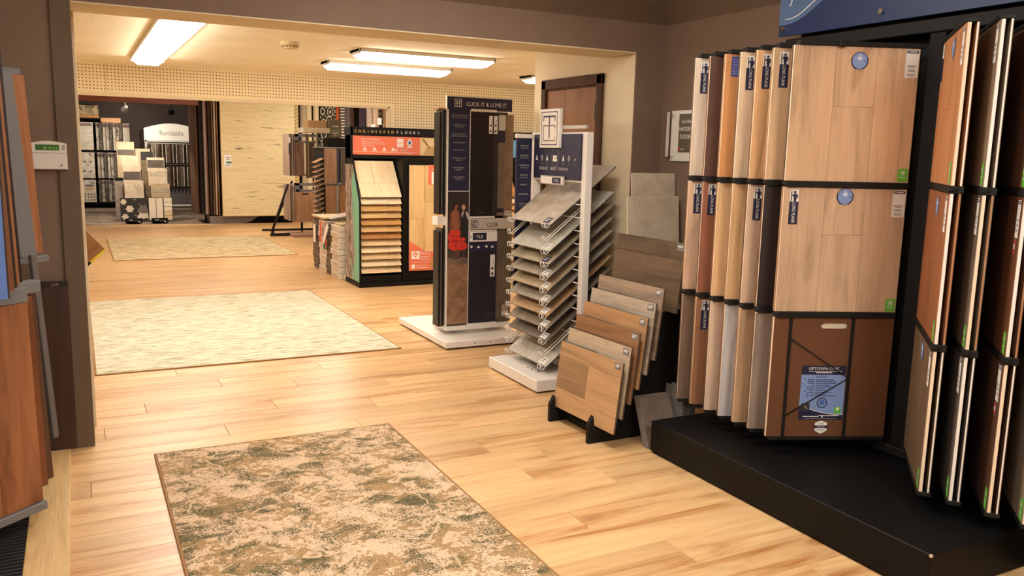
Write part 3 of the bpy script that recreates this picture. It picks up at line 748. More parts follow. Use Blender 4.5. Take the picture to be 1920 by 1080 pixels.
stroke(sc, [(.205, .215), (.212, .2), (.22, .197), (.232, .215)], .0035, .003)
stroke(sc, [(.285, .215), (.279, .19), (.27, .183), (.264, .19), (.285, .207), (.305, .23)], .003, .003)
sc.build('script_lettering', S)
MB().disc((.93, .28), .2, plain('violet print', (110, 80, 150)), 40, .095, -.0015).disc((.93, .28), .192, WPRINT, 40, .088, -.002).build('white_oval', S)
for x, z in ((.038, .04), (.67, .05), (1.3, .05), (2.0, .05)):
    MB().cyl((x, -.014, z), (x, .002, z), .013, CHROME, 14, .015).build('screw_cap', S)
MB().box((.1, .012, .05), (.16, .18, .12), RAIL, .003).box((1.6, .012, .05), (1.66, .18, .12), RAIL, .003).build('bracket', S)

# acrylic notice on the right wall
A = thing('wall_notice', 'acrylic framed waterproof flooring notice on the right wall beside the wing rack', 'notice', T=frame((3.654, 4.71, 1.567), (0, -1, 0), ZV))
MB().box((0, -.012, 0), (.46, -.001, .338), plain('pale frosted plate', (226, 224, 214), .3), .002).build('backing_plate', A)
AC = plain('clear edge plastic', (206, 202, 190), .15)
MB().box((-.03, -.03, .03), (.0, -.026, .33), AC, .001).build('acrylic_edge', A)
MB().rect(.085, .40, .06, .315, plain('olive brown insert', (96, 84, 68), .5), -.0135).build('insert', A)
MB().text('Fully Adhered', .115, .255, .032, WPRINT, -.015, 'l', False, .022).text('WATERPROOF', .09, .20, .042, WPRINT, -.015, 'l', False, .033).text('FLOORING', .105, .15, .042, WPRINT, -.015, 'l', False, .033)\
    .disc((.10, .082), .010, REDP, 12, None, -.015).text('next', .115, .076, .02, WPRINT, -.015, 'l').build('lettering', A)
for x, z in ((.03, .305), (.03, .03), (.43, .305), (.43, .03)): MB().cyl((x, -.034, z), (x, 0, z), .009, CHROME, 12).build('standoff', A)

# ------------------------------------------------------------ stepped stand with wood boards
ST = thing('display_stand', 'black stepped floor stand holding a row of leaning wood sample boards', 'display stand', (2.76, 4.02, 0))
def profile():
    p = [(-.29, 0), (-.29, .11), (-.262, .16), (-.25, .085)]
    for k in range(1, 6):
        x = -.25+.05*k; z = .075+.078*k
        p += [(x-.012, z-.078), (x-.012, z+.01), (x, z)]
    p += [(.11, .52), (.11, .80), (.145, .84), (.165, .715), (.31, .73), (.31, 0)]
    return p
for yy in (.215, -.215):
    T = Matrix.Translation((0, yy, 0))
    q = profile()
    MB().prism([(a, b_) for a, b_ in q], -.014, .014, BLACK, 'y', T).build('side_panel', ST)
MB().box((-.06, -.2, .03), (-.03, .2, .1), BLACK, .002).box((.26, -.2, .03), (.29, .2, .68), BLACK, .002).box((-.19, -.2, .01), (-.16, .2, .05), BLACK, .002).build('cross_rail', ST)
SBD = [('golden oak', (206, 164, 120), 'frontmost and lowest'), ('pale whitewashed oak', (208, 186, 158), 'second from the front'), ('warm brown', (156, 112, 76), 'third from the front'),
       ('orange tan', (190, 144, 100), 'fourth from the front'), ('pale grey oak', (190, 172, 152), 'fifth from the front'), ('grey brown oak', (168, 144, 122), 'sixth from the front')]
UZ6 = Vector((.12, 0, 1)).normalized(); UX6 = Vector((.05, -1, 0)).normalized()
for k, (nm, c, pos) in enumerate(SBD):
    zt = .49+.0785*k; hgt = .40
    P = Vector((2.502+.05*k, 4.243, zt-hgt*UZ6.z+0.0))
    mt = wood('stand '+nm, c, None, 'x', .5, .10, .9, .9); lt = wood('stand dark '+nm, tuple(v*.78 for v in c), None, 'x', .5, .08, .9, .9)
    r = thing('sample_board', '%s sample board on the black stepped stand, %s' % (nm, pos), 'sample board', T=frame(P+UX6*.3, UX6, UZ6))
    MB().box((-.3, .0035, 0), (.3, .014, hgt), plain('dark board edge', (84, 70, 58), .6), .001).build('core', r)
    for (xa, xb, za, zb, mm) in ((-.3, .3, .315, hgt, mt), (-.3, 0, .12, .315, lt), (0, .3, .12, .315, mt), (-.3, .3, 0, .12, mt)):
        MB().box((xa+.0006, 0, za+.0006), (xb-.0006, .0035, zb-.0006), mm, .0008).build('plank', r)
    MB().rect(.235, .29, hgt-.045, hgt-.008, plain('grey tag', (120, 116, 112)), -.001).rect(.243, .282, hgt-.02, hgt-.016, WPRINT, -.0016).rect(.243, .27, hgt-.031, hgt-.025, WPRINT, -.0016).build('tag', r)
P = Vector((2.90, 4.28, .735)); mt = wood('stand dark rustic', (108, 86, 64), (72, 58, 46), 'x', .5, .14, .9, .9)
r = thing('sample_board', 'dark rustic brown sample board, topmost and rearmost on the black stepped stand', 'sample board', T=frame(P+UX6*.31, UX6, UZ6))
MB().box((-.31, .0035, 0), (.31, .014, .395), plain('dark board edge', (84, 70, 58), .6), .001).build('core', r)
for (xa, xb, za, zb) in ((-.31, .31, .30, .395), (-.31, 0, .10, .30), (0, .31, .10, .30), (-.31, .31, 0, .10)):
    MB().box((xa+.0006, 0, za+.0006), (xb-.0006, .0035, zb-.0006), mt, .0008).build('plank', r)
MB().rect(.24, .30, .35, .388, plain('grey tag', (120, 116, 112)), -.001).rect(.25, .29, .37, .375, WPRINT, -.0016).build('tag', r)

# tiles by the corner
BT = stone('beige limestone tile', (222, 208, 184), (198, 180, 152), 6, .45)
tag(MB().box((0, 0, 0), (.36, .012, 1.492), BT, .002).build('stone_tile', None, frame((3.288, 4.50, 0), (1, 0, 0), (0, .1, 1))), 'tall beige stone tile leaning in the corner, the taller rear one', 'tile')
tag(MB().box((0, 0, 0), (.42, .012, 1.342), BT, .002).build('stone_tile', None, frame((3.195, 4.42, 0), (1, 0, 0), (0, .1, 1))), 'beige stone tile leaning in front of the taller one behind the wing rack', 'tile')
SL = stone('brown grey slate', (128, 112, 98), (98, 84, 74), 6, .5); SLE = stone('pale slate edge', (150, 142, 134), (118, 110, 104), 20, .6)
tz = Vector((0, .42, 1)).normalized()
for k in range(5):
    tag(MB().box((0, .0005, 0), (.21, .0115, .285), SLE, .0015).box((.001, 0, .001), (.209, .001, .284), SL).build('stone_tile', None, frame(Vector((2.735, 3.585, 0))+Vector((0, 1, -.42)).normalized()*(.0122*k)+Vector((0, 0, .0122*k*.4+.001)), (1, 0, 0), tz)),
        'grey brown tile leaning at the end of the black platform, %s from the front' % ORD[k], 'tile')
GS = plain('grey sample card', (134, 128, 122), .7)
for k in range(7):
    tag(MB().box((0, 0, 0), (.15, .007, .30-.008*(k % 3)), GS if k % 2 else SLE, .001).build('sample_card', None, frame((2.975+.014*k, 3.775, .001), (.08, -1, 0), (.0, .1, 1))),
        'thin grey sample card on edge between black stand and platform, %s from the left' % ORD[k], 'sample card', 'grey sample cards standing on edge')

# ------------------------------------------------------------ tile waterfall rack
RT = thing('tile_rack', 'white metal waterfall rack with a navy header holding tilted stone look tile boards', 'display rack', (3.0, 5.14, 0))
MB().box((-.32, -.37, .012), (.36, .375, .09), WHITE, .004).build('base', RT)
MB().box((-.30, -.35, 0), (.34, .355, .012), plain('dark foot', (50, 46, 44))).build('foot', RT)
MB().text('TRU', 0, 0, .085, plain('pale grey print', (206, 202, 196)), 0, 'l').text('COR', .20, 0, .085, plain('charcoal print', (66, 62, 60)), 0, 'l').build('base_lettering', RT, Matrix(((0, 0, 1, -.21), (-1, 0, 0, .20), (0, -1, 0, .0912), (0, 0, 0, 1))))
for yy in (-.375, .325):
    MB().box((.0, yy, .09), (.055, yy+.05, 1.745), WHITE, .003).build('post', RT)
MB().box((0, -.33, .1), (.04, .33, .15), WHITE, .002).box((.0, -.33, 1.728), (.04, .33, 1.745), WHITE, .002).box((0, -.33, 1.41), (.02, .33, 1.43), WHITE, .002).build('cross_bar', RT)
# header print faces -x : local frame
HF = frame((-.006, .315, 1.425), (0, -1, 0), ZV)
MB().box((-.003, -.006, 0), (.643, .004, .308), NAVY, .001).build('header_panel', RT, HF)
h = MB()
h.text('INTEGRATED', .085, .06, .028, plain('pale grey print', (206, 202, 196)), -.008, 'l', False, .021).text('GROUT', .245, .06, .028, WPRINT, -.0085, 'l', False, .024).text('TECHNOLOGY', .345, .06, .028, plain('pale grey print', (206, 202, 196)), -.008, 'l', False, .021)
PG = plain('pale grey print', (206, 202, 196))
for k, x in enumerate((.045, .12, .195, .42, .495, .575)):
    if k in (0, 2, 3): h.poly([(x-.014, -.008, .125), (x+.014, -.008, .125), (x+.003, -.008, .16), (x-.002, -.008, .165)], WPRINT)
    elif k in (1, 4):
        h.disc((x, .143), .014, WPRINT, 16, .02, -.008).disc((x, .143), .011, NAVY, 16, .017, -.0084).rect(x-.002, x+.002, .135, .152, WPRINT, -.0088)
    else: h.poly([(x-.014, -.008, .135), (x-.004, -.008, .128), (x+.018, -.008, .15), (x-.004, -.008, .136)], WPRINT)
    h.rect(x-.02, x+.02, .105, .108, LINE, -.008)
    if k in (1, 2, 3): h.rect(x-.015, x+.015, .098, .101, LINE, -.008)
h.disc((.305, .15), .05, PG, 26, .066, -.0072).disc((.305, .15), .0485, NAVY, 26, .0645, -.0076)
h.rect(.275, .335, .12, .142, WPRINT, -.008).rect(.278, .332, .145, .158, WPRINT, -.008).poly([(.278, -.008, .158), (.29, -.008, .165), (.305, -.008, .158), (.32, -.008, .165), (.332, -.008, .158)], WPRINT).rect(.295, .315, .102, .106, LINE, -.008)
h.build('header_print', RT, HF)
# T emblem sign
EF_ = frame((-.035, .20, 1.638), (0, -1, 0), ZV)
MB().box((0, 0, 0), (.27, .028, .268), WHITE, .003).build('emblem_board', RT, EF_)
e = MB()
def outline(mb, x0, x1, z0, z1, t, mat, y):
    mb.rect(x0, x1, z0, z0+t, mat, y).rect(x0, x1, z1-t, z1, mat, y).rect(x0, x0+t, z0+t, z1-t, mat, y).rect(x1-t, x1, z0+t, z1-t, mat, y)
outline(e, .022, .248, .018, .25, .007, NAVY, -.001)
e.rect(.05, .22, .21, .222, NAVY, -.001).rect(.05, .061, .185, .21, NAVY, -.001).rect(.209, .22, .185, .21, NAVY, -.001).rect(.128, .142, .066, .21, NAVY, -.001)
GV = plain('grey violet print', (150, 128, 132))
e.rect(.05, .125, .148, .158, GV, -.001).rect(.145, .22, .148, .158, GV, -.001).rect(.05, .061, .045, .148, GV, -.001).rect(.061, .22, .045, .055, GV, -.001).rect(.209, .22, .055, .075, GV, -.001).rect(.209, .22, .13, .148, GV, -.001)
e.build('emblem', RT, EF_)
MB().box((-.005, -.36, 1.766), (.02, .22, 1.79), SILVER, .002).box((0, -.02, 1.74), (.012, .0, 1.768), SILVER).box((-.008, -.06, 1.66), (.0, .19, 1.8), WHITE).build('sign_bar', RT)
CF = frame((-.03, .18, 1.385), (0, -1, 0), ZV)
MB().box((0, 0, 0), (.32, .012, .06), SILVER, .002).build('name_plate', RT, CF)
MB().rect(.008, .312, .008, .052, WPRINT, -.001).text('TRU', .07, .02, .026, plain('very pale grey print', (222, 218, 212)), -.002).text('COR', .135, .02, .026, GOLD, -.002).rect(.17, .29, .01, .05, NAVY, -.002).text('TILE', .23, .02, .026, WPRINT, -.003, 'c', False, .032).build('name_print', RT, CF)
# side banner at the far end
BF = frame((-.145, .335, 1.10), (1, 0, 0), ZV)
bn = MB().box((0, 0, -.5), (.125, .02, .605), NAVY, .002).build('side_banner', RT, BF)
MB().box((-.004, -.004, .605), (.15, .03, .635), WHITE, .002).build('banner_cap', RT, BF)
b2 = MB()
for k in range(9):
    zz = .545-.07*k
    b2.text(['GENUINE GROUT', 'REALISTIC VISUALS', 'WATERPROOF SOLID', 'INSTALLS OVER', 'EASY INSTALL', 'EASY TO MAINTAIN', 'WEAR AND STAIN', 'LIFETIME', 'WARRANTY'][k], .062, zz, .014, PG, -.001, 'c', False, .0085)
    if k not in (4, 5): b2.rect(.03, .095, zz-.016, zz-.010, LINE, -.001)
b2.build('banner_lettering', RT, BF)
TB = [('veined grey beige', (206, 194, 176), (172, 158, 140)), None, ('pale sage grey', (204, 200, 184), (182, 176, 160)), ('olive beige', (180, 166, 138), (146, 130, 104)), ('mottled taupe grey', (172, 158, 138), (140, 126, 108)),
      ('striated tan', (188, 164, 132), (160, 138, 110)), ('greenish grey', (168, 158, 138), (138, 128, 110)), ('brown woven', (184, 148, 108), (154, 120, 86)), ('earthy taupe', (150, 132, 110), (122, 106, 88)), ('dark taupe', (128, 112, 96), (104, 90, 76)), None, ('light cloudy grey', (204, 196, 182), (178, 168, 152))]
TUZ = Vector((.788, 0, .616)); TUX = Vector((0, -1, 0))
for k in range(12):
    z = 1.128-.0888*k
    wr = MB()
    for yy in (.27, -.23):
        p0 = Vector((2.805, 5.14+yy, z-.010))
        pts = [p0+TUZ*.42, p0+TUZ*.2, p0+TUZ*.01, p0+Vector((-.012, 0, -.012)), p0+Vector((-.03, 0, -.008)), p0+Vector((-.036, 0, .012)), p0+Vector((-.028, 0, .020))]
        for off in (-.018, .018): wr.tube([q-Vector((3.0, 5.14, 0))+Vector((0, off, 0)) for q in pts], .0035, WHITE, 6)
        wr.tube([pts[-1]-Vector((3.0, 5.14, 0))+Vector((0, -.018, 0)), pts[-1]-Vector((3.0, 5.14, 0))+Vector((0, .018, 0))], .0035, WHITE, 6)
        wr.tube([pts[0]-Vector((3.0, 5.14, 0))+Vector((0, -.018, 0)), pts[0]-Vector((3.0, 5.14, 0))+Vector((0, .018, 0))], .0035, WHITE, 6)
    q = p0+TUZ*.25-Vector((3.0, 5.14, 0))
    wr.tube([(q.x, -.36, q.z-.008), (q.x, .34, q.z-.008)], .004, WHITE, 6)
    wr.tube([(q.x, -.355, q.z-.008), (.02, -.355, q.z-.008)], .004, WHITE, 6).tube([(q.x, .335, q.z-.008), (.02, .335, q.z-.008)], .004, WHITE, 6)
    wr.build('wire_shelf', RT)
    if TB[k]:
        nm, c, dk = TB[k]
        mm = wood('tile '+nm, c, dk, 'y', .5, .05, .8, 1, False) if 'striated' in nm or 'woven' in nm else stone('tile '+nm, c, dk, 7, .5, .38, .62)
        pos = 'topmost' if k == 0 else ('lowest' if k == 11 else '%s from the top' % ORD[k-1])
        r = thing('tile_board', '%s tile sample board tilted on the white waterfall rack, %s' % (nm, pos), 'tile board', T=frame(Vector((2.805, 5.455, z))+TUX*.29, TUX, TUZ))
        MB().box((-.29, .004, 0), (.29, .010, .645), plain('navy board back', (52, 50, 66), .6), .001).build('core', r)
        if k in (2, 11):
            MB().box((-.29, 0, 0), (-.002, .004, .645), mm, .001).build('tile', r); MB().box((.0, 0, 0), (.29, .004, .645), mm, .001).build('tile', r)
        else: MB().box((-.29, 0, 0), (.29, .004, .645), mm, .001).build('tile', r)
        dark = k in (0, 3)
        MB().rect(.17, .25, .012, .065, NAVY if dark else WPRINT, -.001).rect(.18, .24, .045, .052, WPRINT if dark else LINE, -.0016).rect(.18, .22, .028, .034, WPRINT if dark else LINE, -.0016).build('tag', r)
        if k == 11: MB().disc((-.24, .09), .028, WPRINT, 18, None, -.001).disc((-.24, .09), .022, PG, 18, None, -.0014).build('round_tag', r)

# ------------------------------------------------------------ rotating tower
TW = thing('display_tower', 'tall navy and white revolving tower with a poster of two dancers, on a white base', 'display tower', (2.98, 6.42, 0))
MB().box((-.38, -.27, .014), (.36, .86, .066), WHITE, .004).build('base', TW)
MB().box((-.36, -.25, 0), (.34, .84, .014), plain('dark foot', (50, 46, 44))).build('foot', TW)
for xx in (-.12, .02, .2): MB().cyl((xx, -.2715, .04), (xx, -.268, .04), .006, plain('dark foot', (50, 46, 44)), 10).build('base_screw', TW)
MB().cyl((.02, .3, .066), (.02, .3, .10), .27, WHITE, 36).build('turntable', TW)
MB().box((-.275, -.015, .10), (.33, .3, .137), WHITE, .003).build('lower_tray', TW)
MB().box((-.272, 0, .137), (-.262, .03, 2.02), WHITE, .001).box((-.073, 0, .137), (-.066, .03, 1.94), WHITE, .001).box((.31, .04, .137), (.32, .06, 1.94), WHITE, .001).build('frame_bar', TW)
MB().box((-.25, .05, .137), (.30, .13, 1.93), plain('dark tower core', (40, 36, 38), .6)).build('core', TW)
WF = frame((-.262, .0, 0), (1, 0, 0), ZV)     # local x from the left edge of the poster column
MB().box((0, 0, 1.275), (.19, .02, 1.945), NAVY, .001).build('navy_column', TW, WF)
MB().box((0, 0, 1.27), (.19, .022, 1.276), WPRINT).build('column_divider', TW, WF)
MB().box((-.014, -.004, 1.935), (.575, .025, 2.035), NAVY, .002).build('header', TW, WF)
MB().box((-.018, .0, 1.93), (-.012, .03, 2.045), WHITE).box((-.014, .002, 2.035), (.575, .025, 2.04), PG).build('header_edge', TW, WF)
h = MB().text('CLICK IT & LOVE IT', .335, 1.968, .046, WPRINT, -.006, 'c', False, .0425)
outline(h, .048, .112, 1.955, 2.02, .004, WPRINT, -.006)
h.rect(.058, .102, 2.0, 2.005, WPRINT, -.006).rect(.066, .071, 1.955, 2.0, WPRINT, -.006).rect(.089, .094, 1.955, 2.0, WPRINT, -.006).rect(.058, .102, 1.983, 1.987, WPRINT, -.006)
h.build('header_lettering', TW, WF)
t_ = MB()
lines = [('REPLICATES THE LOOK AND', 'FEEL OF NATURAL STONE'), ('WATERPROOF SOLID', 'POLYMER CORE'), ('INSTALLS OVER EXISTING', 'CERAMIC OR PORCELAIN TILE'), ('QUICK INSTALLATION',), ('EASY TO MAINTAIN',), ('WEAR, FADE AND STAIN', 'RESISTANT'), ('LIFETIME RESIDENTIAL', 'WARRANTY'), ('15 YEAR COMMERCIAL', 'WARRANTY')]
for L, zz in zip(lines, (1.885, 1.81, 1.735, 1.665, 1.605, 1.54, 1.462, 1.385)):
    for q, s_ in enumerate(L): t_.text(s_, .095, zz-.017*q, .0115, PG, -.001, 'c', False, .0108)
t_.build('column_lettering', TW, WF)
# poster of dancers (flat print)
dusk = stone('poster floor print', (176, 138, 104), (104, 76, 54), 9, .5, .3, .7); dark_ = plain('poster dark print', (50, 42, 40), .5); mid_ = stone('poster wall print', (84, 72, 66), (58, 50, 47), 5, .5)
po = MB().rect(0, .19, .15, .66, dusk, 0).rect(0, .19, .66, .72, stone('poster horizon print', (138, 114, 96), (96, 78, 66), 9), 0).rect(0, .19, .72, 1.0, mid_, 0).rect(0, .19, 1.0, 1.268, dark_, 0)
po.box((0, .0005, .15), (.19, .015, 1.268), dark_)
po = po.build('poster', TW, WF)
skin = plain('print brown skin', (150, 92, 62)); skin2 = plain('print shade skin', (122, 72, 50)); hair = plain('print dark hair', (36, 28, 26)); red = plain('print red', (214, 60, 44)); red2 = plain('print deep red', (176, 40, 34)); vest = plain('print black cloth', (34, 32, 36)); shirt = plain('print white shirt', (196, 190, 186)); skin3 = plain('print fair skin', (206, 158, 126)); hair2 = plain('print brown hair', (100, 70, 44))
g = MB(); Y_ = -.0012
P2 = lambda pts, mat, y=0: g.poly([(a, Y_-y, b_) for a, b_ in pts], mat)
# man
P2([(.112, .985), (.118, 1.075), (.14, 1.112), (.166, 1.108), (.182, 1.08), (.188, 1.0), (.186, .84), (.176, .725), (.16, .725), (.157, .86), (.15, .86), (.135, .74), (.118, .74), (.12, .86)], vest)
P2([(.158, 1.11), (.186, 1.09), (.189, 1.03), (.176, 1.05), (.168, 1.07)], shirt, .0002); P2([(.122, 1.08), (.14, 1.115), (.148, 1.11), (.13, 1.05)], shirt, .0002)
g.disc((.143, 1.143), .017, skin3, 16, .025, Y_-.0003); P2([(.124, 1.155), (.13, 1.175), (.15, 1.178), (.164, 1.16), (.162, 1.13), (.155, 1.148), (.14, 1.16)], hair2, .0005)
P2([(.115, .73), (.138, .742), (.138, .728), (.112, .722)], hair, .0004); P2([(.155, .73), (.18, .735), (.188, .722), (.16, .718)], hair, .0004)
# woman
P2([(.062, 1.125), (.075, 1.125), (.1, 1.1), (.108, 1.0), (.1, .96), (.108, .94), (.03, .94), (.036, .98), (.028, 1.05), (.032, 1.1)], skin, .0006)
P2([(.03, 1.105), (.024, 1.09), (.010, .99), (.026, .955), (.05, .965), (.05, .975), (.03, .98), (.036, 1.06)], skin2, .0008); P2([(.1, 1.1), (.112, 1.06), (.118, .98), (.1, .94), (.088, .95), (.1, .985), (.094, 1.06)], skin2, .0008)
g.disc((.072, 1.148), .017, skin, 16, .024, Y_-.0008); P2([(.05, 1.14), (.046, 1.168), (.062, 1.185), (.082, 1.175), (.085, 1.162), (.068, 1.16), (.06, 1.135)], hair, .001)
P2([(.055, .72), (.06, .80), (.07, .80), (.068, .72)], skin2, .0006); P2([(.084, .72), (.082, .80), (.094, .80), (.098, .72)], skin2, .0006)
P2([(.05, .718), (.072, .72), (.07, .71), (.05, .71)], hair, .0008); P2([(.08, .718), (.102, .72), (.102, .71), (.08, .71)], hair, .0008)
P2([(.022, .955), (.05, .95), (.085, .955), (.112, .95), (.12, .91), (.102, .90), (.115, .885), (.15, .89), (.165, .87), (.15, .855), (.12, .85), (.02, .845), (.008, .87), (.0, .905), (.012, .92)], red, .001)
P2([(.03, .86), (.12, .86), (.165, .845), (.182, .815), (.165, .79), (.14, .785), (.12, .775), (.095, .79), (.06, .775), (.03, .79), (.01, .80), (.004, .835)], red, .0012)
P2([(.02, .852), (.06, .868), (.11, .862), (.15, .862), (.13, .85), (.07, .85)], red2, .0014); P2([(.01, .915), (.05, .905), (.11, .905), (.08, .895), (.03, .90)], red2, .0014); P2([(.07, .86), (.085, .84), (.08, .79), (.07, .80)], red2, .0014); P2([(.13, .855), (.14, .83), (.135, .795), (.125, .80)], red2, .0014)
g.build('printed_dancers', po)
MB().text('Printed view', .15, .163, .008, PG, -.001).build('small_print', po)
# right half: boards held by the tower
UX1 = Vector((1, 0, 0))
def tower_board(label, x0, x1, z0, z1, mat, y=0.0, t=.02):
    return thing('tile_board', label, 'tile board', T=frame((2.718+(x0+x1)/2, 6.42+y, z0), UX1, ZV)), (x1-x0), (z1-z0)
DK = plain('near black board back', (30, 27, 30), .4)
r, w_, h_ = tower_board('black backed tile board beside the navy text column of the tower', .20, .455, 1.062, 1.925, DK)
MB().box((-w_/2, 0, 0), (w_/2-.05, .016, h_), DK, .002).build('panel', r); MB().box((w_/2-.048, .004, 0), (w_/2, .022, h_), plain('charcoal board back', (46, 41, 42), .5), .002).build('second_panel', r)
for xx in (.038, .083):
    MB().rect(xx-w_/2+.125, xx-w_/2+.158, h_-.175, h_-.03, WPRINT, -.001).text('TRUCOR', xx-w_/2+.141, h_-.085, .014, NAVY, -.0016, 'c', True, .014).rect(xx-w_/2+.134, xx-w_/2+.148, h_-.115, h_-.1, NAVY, -.0016).rect(xx-w_/2+.132, xx-w_/2+.15, h_-.165, h_-.145, LINE, -.0016).build('spine_label', r)
MB().text('TRUCOR', -.03, .05, .014, plain('dim grey print', (90, 86, 90)), -.001).rect(-.06, .0, .03, .034, plain('dim grey print', (90, 86, 90)), -.001).build('small_print', r)
MB().box((0.196, -.006, 1.925), (.43, .02, 1.945), WHITE, .002).build('board_rail', TW, WF); MB().box((.196, -.006, 1.046), (.43, .02, 1.062), WHITE, .002).build('board_rail', TW, WF)
ST1 = stone('grey brown stone board', (134, 116, 98), (104, 88, 74), 7); ST2 = stone('brown stone board', (146, 120, 92), (110, 90, 70), 7)
r, w_, h_ = tower_board('narrow grey stone tile board between black and brown ones, upper tower', .457, .525, 1.062, 1.915, ST1)
MB().box((-w_/2, .02, 0), (w_/2, .034, h_), ST1, .001).build('panel', r); MB().rect(-w_/2, w_/2, h_-.135, h_-.01, PG, .019).rect(-w_/2, w_/2, h_-.235, h_-.135, NAVY, .019).rect(-w_/2+.004, w_/2, .03, .065, NAVY, .019).build('label', r)
r, w_, h_ = tower_board('brown stone tile board at the upper right edge of the tower', .527, .61, 1.045, 1.912, ST2)
MB().box((-w_/2, .03, 0), (w_/2, .044, h_), ST2, .001).build('panel', r); MB().rect(-w_/2+.012, w_/2-.008, .018, .058, PG, .029).rect(-w_/2+.018, w_/2-.014, .04, .046, LINE, .028).build('label', r)
MB().box((.19, -.02, .955), (.62, -.008, 1.045), SILVER, .003).build('name_plate', TW, WF)
h = MB().text('TRU', .345, .975, .05, PG, -.022, 'r').text('COR', .35, .975, .05, plain('charcoal print', (66, 62, 60)), -.022, 'l')
CH = plain('charcoal print', (66, 62, 60))
outline(h, .20, .265, .97, 1.032, .005, CH, -.022); h.rect(.21, .255, 1.015, 1.02, CH, -.022).rect(.229, .235, .985, 1.015, CH, -.022).rect(.212, .25, .982, .987, CH, -.022).rect(.212, .217, .982, 1.008, CH, -.022)
h.build('name_lettering', TW, WF)
MB().box((.196, -.006, .937), (.45, .02, .95), WHITE, .002).box((.194, -.004, .137), (.46, .02, .148), WHITE, .001).build('board_rail', TW, WF)
r, w_, h_ = tower_board('dark tile board with a white TILE card beside the dancers poster', .20, .458, .15, .935, DK)
DK2 = plain('dark navy board back', (36, 33, 46), .45)
MB().box((-w_/2, 0, 0), (w_/2, .016, h_), DK2, .002).build('panel', r)
MB().rect(-w_/2, w_/2, h_-.085, h_, WPRINT, -.001).rect(-w_/2+.03, w_/2-.10, h_-.073, h_-.012, NAVY, -.0016).text('TILE', -w_/2+.092, h_-.057, .036, WPRINT, -.002).text('R', -w_/2+.016, h_-.055, .03, LINE, -.0016).build('tile_card', r)
s = MB().rect(-w_/2, w_/2, h_-.17, h_-.086, NAVY, -.001)
for k, x in enumerate((-.11, -.045, .03, .085)):
    if k % 2: s.poly([(x-.016, -.0016, h_-.14), (x+.016, -.0016, h_-.14), (x, -.0016, h_-.118)], WPRINT)
    else: s.disc((x, h_-.128), .011, WPRINT, 12, None, -.0016)
s.build('icon_strip', r)
MB().rect(.068, .112, h_-.39, h_-.2, WPRINT, -.001).text('TRUCOR', .09, h_-.27, .018, NAVY, -.0016, 'c', True, .018).rect(.08, .10, h_-.33, h_-.31, NAVY, -.0016).rect(.078, .102, h_-.38, h_-.35, LINE, -.0016).build('spine_label', r)
MB().text('TRUCOR', .06, .075, .016, plain('dim grey print', (90, 86, 90)), -.001).rect(.02, .1, .05, .055, plain('dim grey print', (90, 86, 90)), -.001).build('small_print', r)
ST3 = stone('dim grey stone board', (112, 98, 86), (88, 76, 66), 7)
r, w_, h_ = tower_board('grey stone tile board at the lower right edge of the tower', .46, .615, .139, 1.02, ST3)
MB().box((-w_/2, .028, 0), (w_/2, .042, h_), ST3, .001).build('panel', r); MB().rect(w_/2-.085, w_/2-.02, .10, .15, stone('tag stone', (180, 166, 148), (150, 136, 120)), .027).rect(w_/2-.085, w_/2-.02, .05, .095, PG, .027).build('label', r)
# left side boards
LB_ = [plain('black board edge', (24, 22, 24), .4), plain('grey board edge', (90, 84, 80), .5)]
for tier, (z0, z1) in enumerate(((1.08, 1.93), (.137, .965))):
    for k in range(3):
        o = MB().box((0, 0, 0), (.12, .012, z1-z0-(.0 if k else .02)), LB_[k % 2], .001).box((.01, -.001, .02), (.11, .0, z1-z0-.05), LB_[0]).build('tile_board', None, frame((2.648+.019*k, 6.56, z0), (0, -1, 0), ZV))
        tag(o, 'dark tile board edge on at the left of the tower, %s, %s tier' % (['outermost', 'middle one', 'innermost'][k], ['upper', 'lower'][tier]), 'tile board')
MB().box((-.345, .02, .99), (-.262, .14, 1.06), WHITE, .003).build('side_bracket', TW); MB().box((-.345, .02, 1.93), (-.26, .14, 1.945), CARD, .002).build('top_bracket', TW)
# ------------------------------------------------------------ thermostat and left hand wing rack
T_ = thing('thermostat', 'white thermostat with a green screen on the brown wall left of the opening', 'thermostat', T=frame((-.112, Y0-.002, 1.463), (1, 0, 0), ZV))
PLW = plain('white plastic', (226, 218, 208), .4)
arch = [(-.081, 0), (.081, 0), (.081, .128)]+[(.081-.162*k/12, .128+.012*math.sin(math.pi*k/12)) for k in range(1, 12)]+[(-.081, .128)]
MB().prism(arch, -.03, .002, PLW, 'y').build('body', T_)
MB().prism([(-.079, .003), (.079, .003), (.079, .079), (0, .073), (-.079, .079)], -.036, -.029, PLW, 'y').rect(-.078, .078, .0795, .0815, LINE, -.0305).build('cover_door', T_)
MB().rect(-.056, .048, .094, .122, plain('green screen', (58, 106, 44), .3), -.031).build('screen', T_)
m = MB()
for k, x in enumerate((-.018, -.010, .006, .016, .026, .036)): m.rect(x-.0025, x+.0025, .1, .1+(.012 if k < 3 else .009), plain('screen digit', (150, 190, 96), .4), -.0318)
m.build('digits', T_)
MB().box((.062, -.034, .112), (.073, -.03, .119), plain('grey key', (150, 140, 136)), .001).box((.062, -.034, .099), (.073, -.03, .106), plain('grey key', (150, 140, 136)), .001).rect(.04, .06, .014, .017, LINE, -.0365).rect(.05, .058, .019, .026, LINE, -.0365).build('buttons', T_)

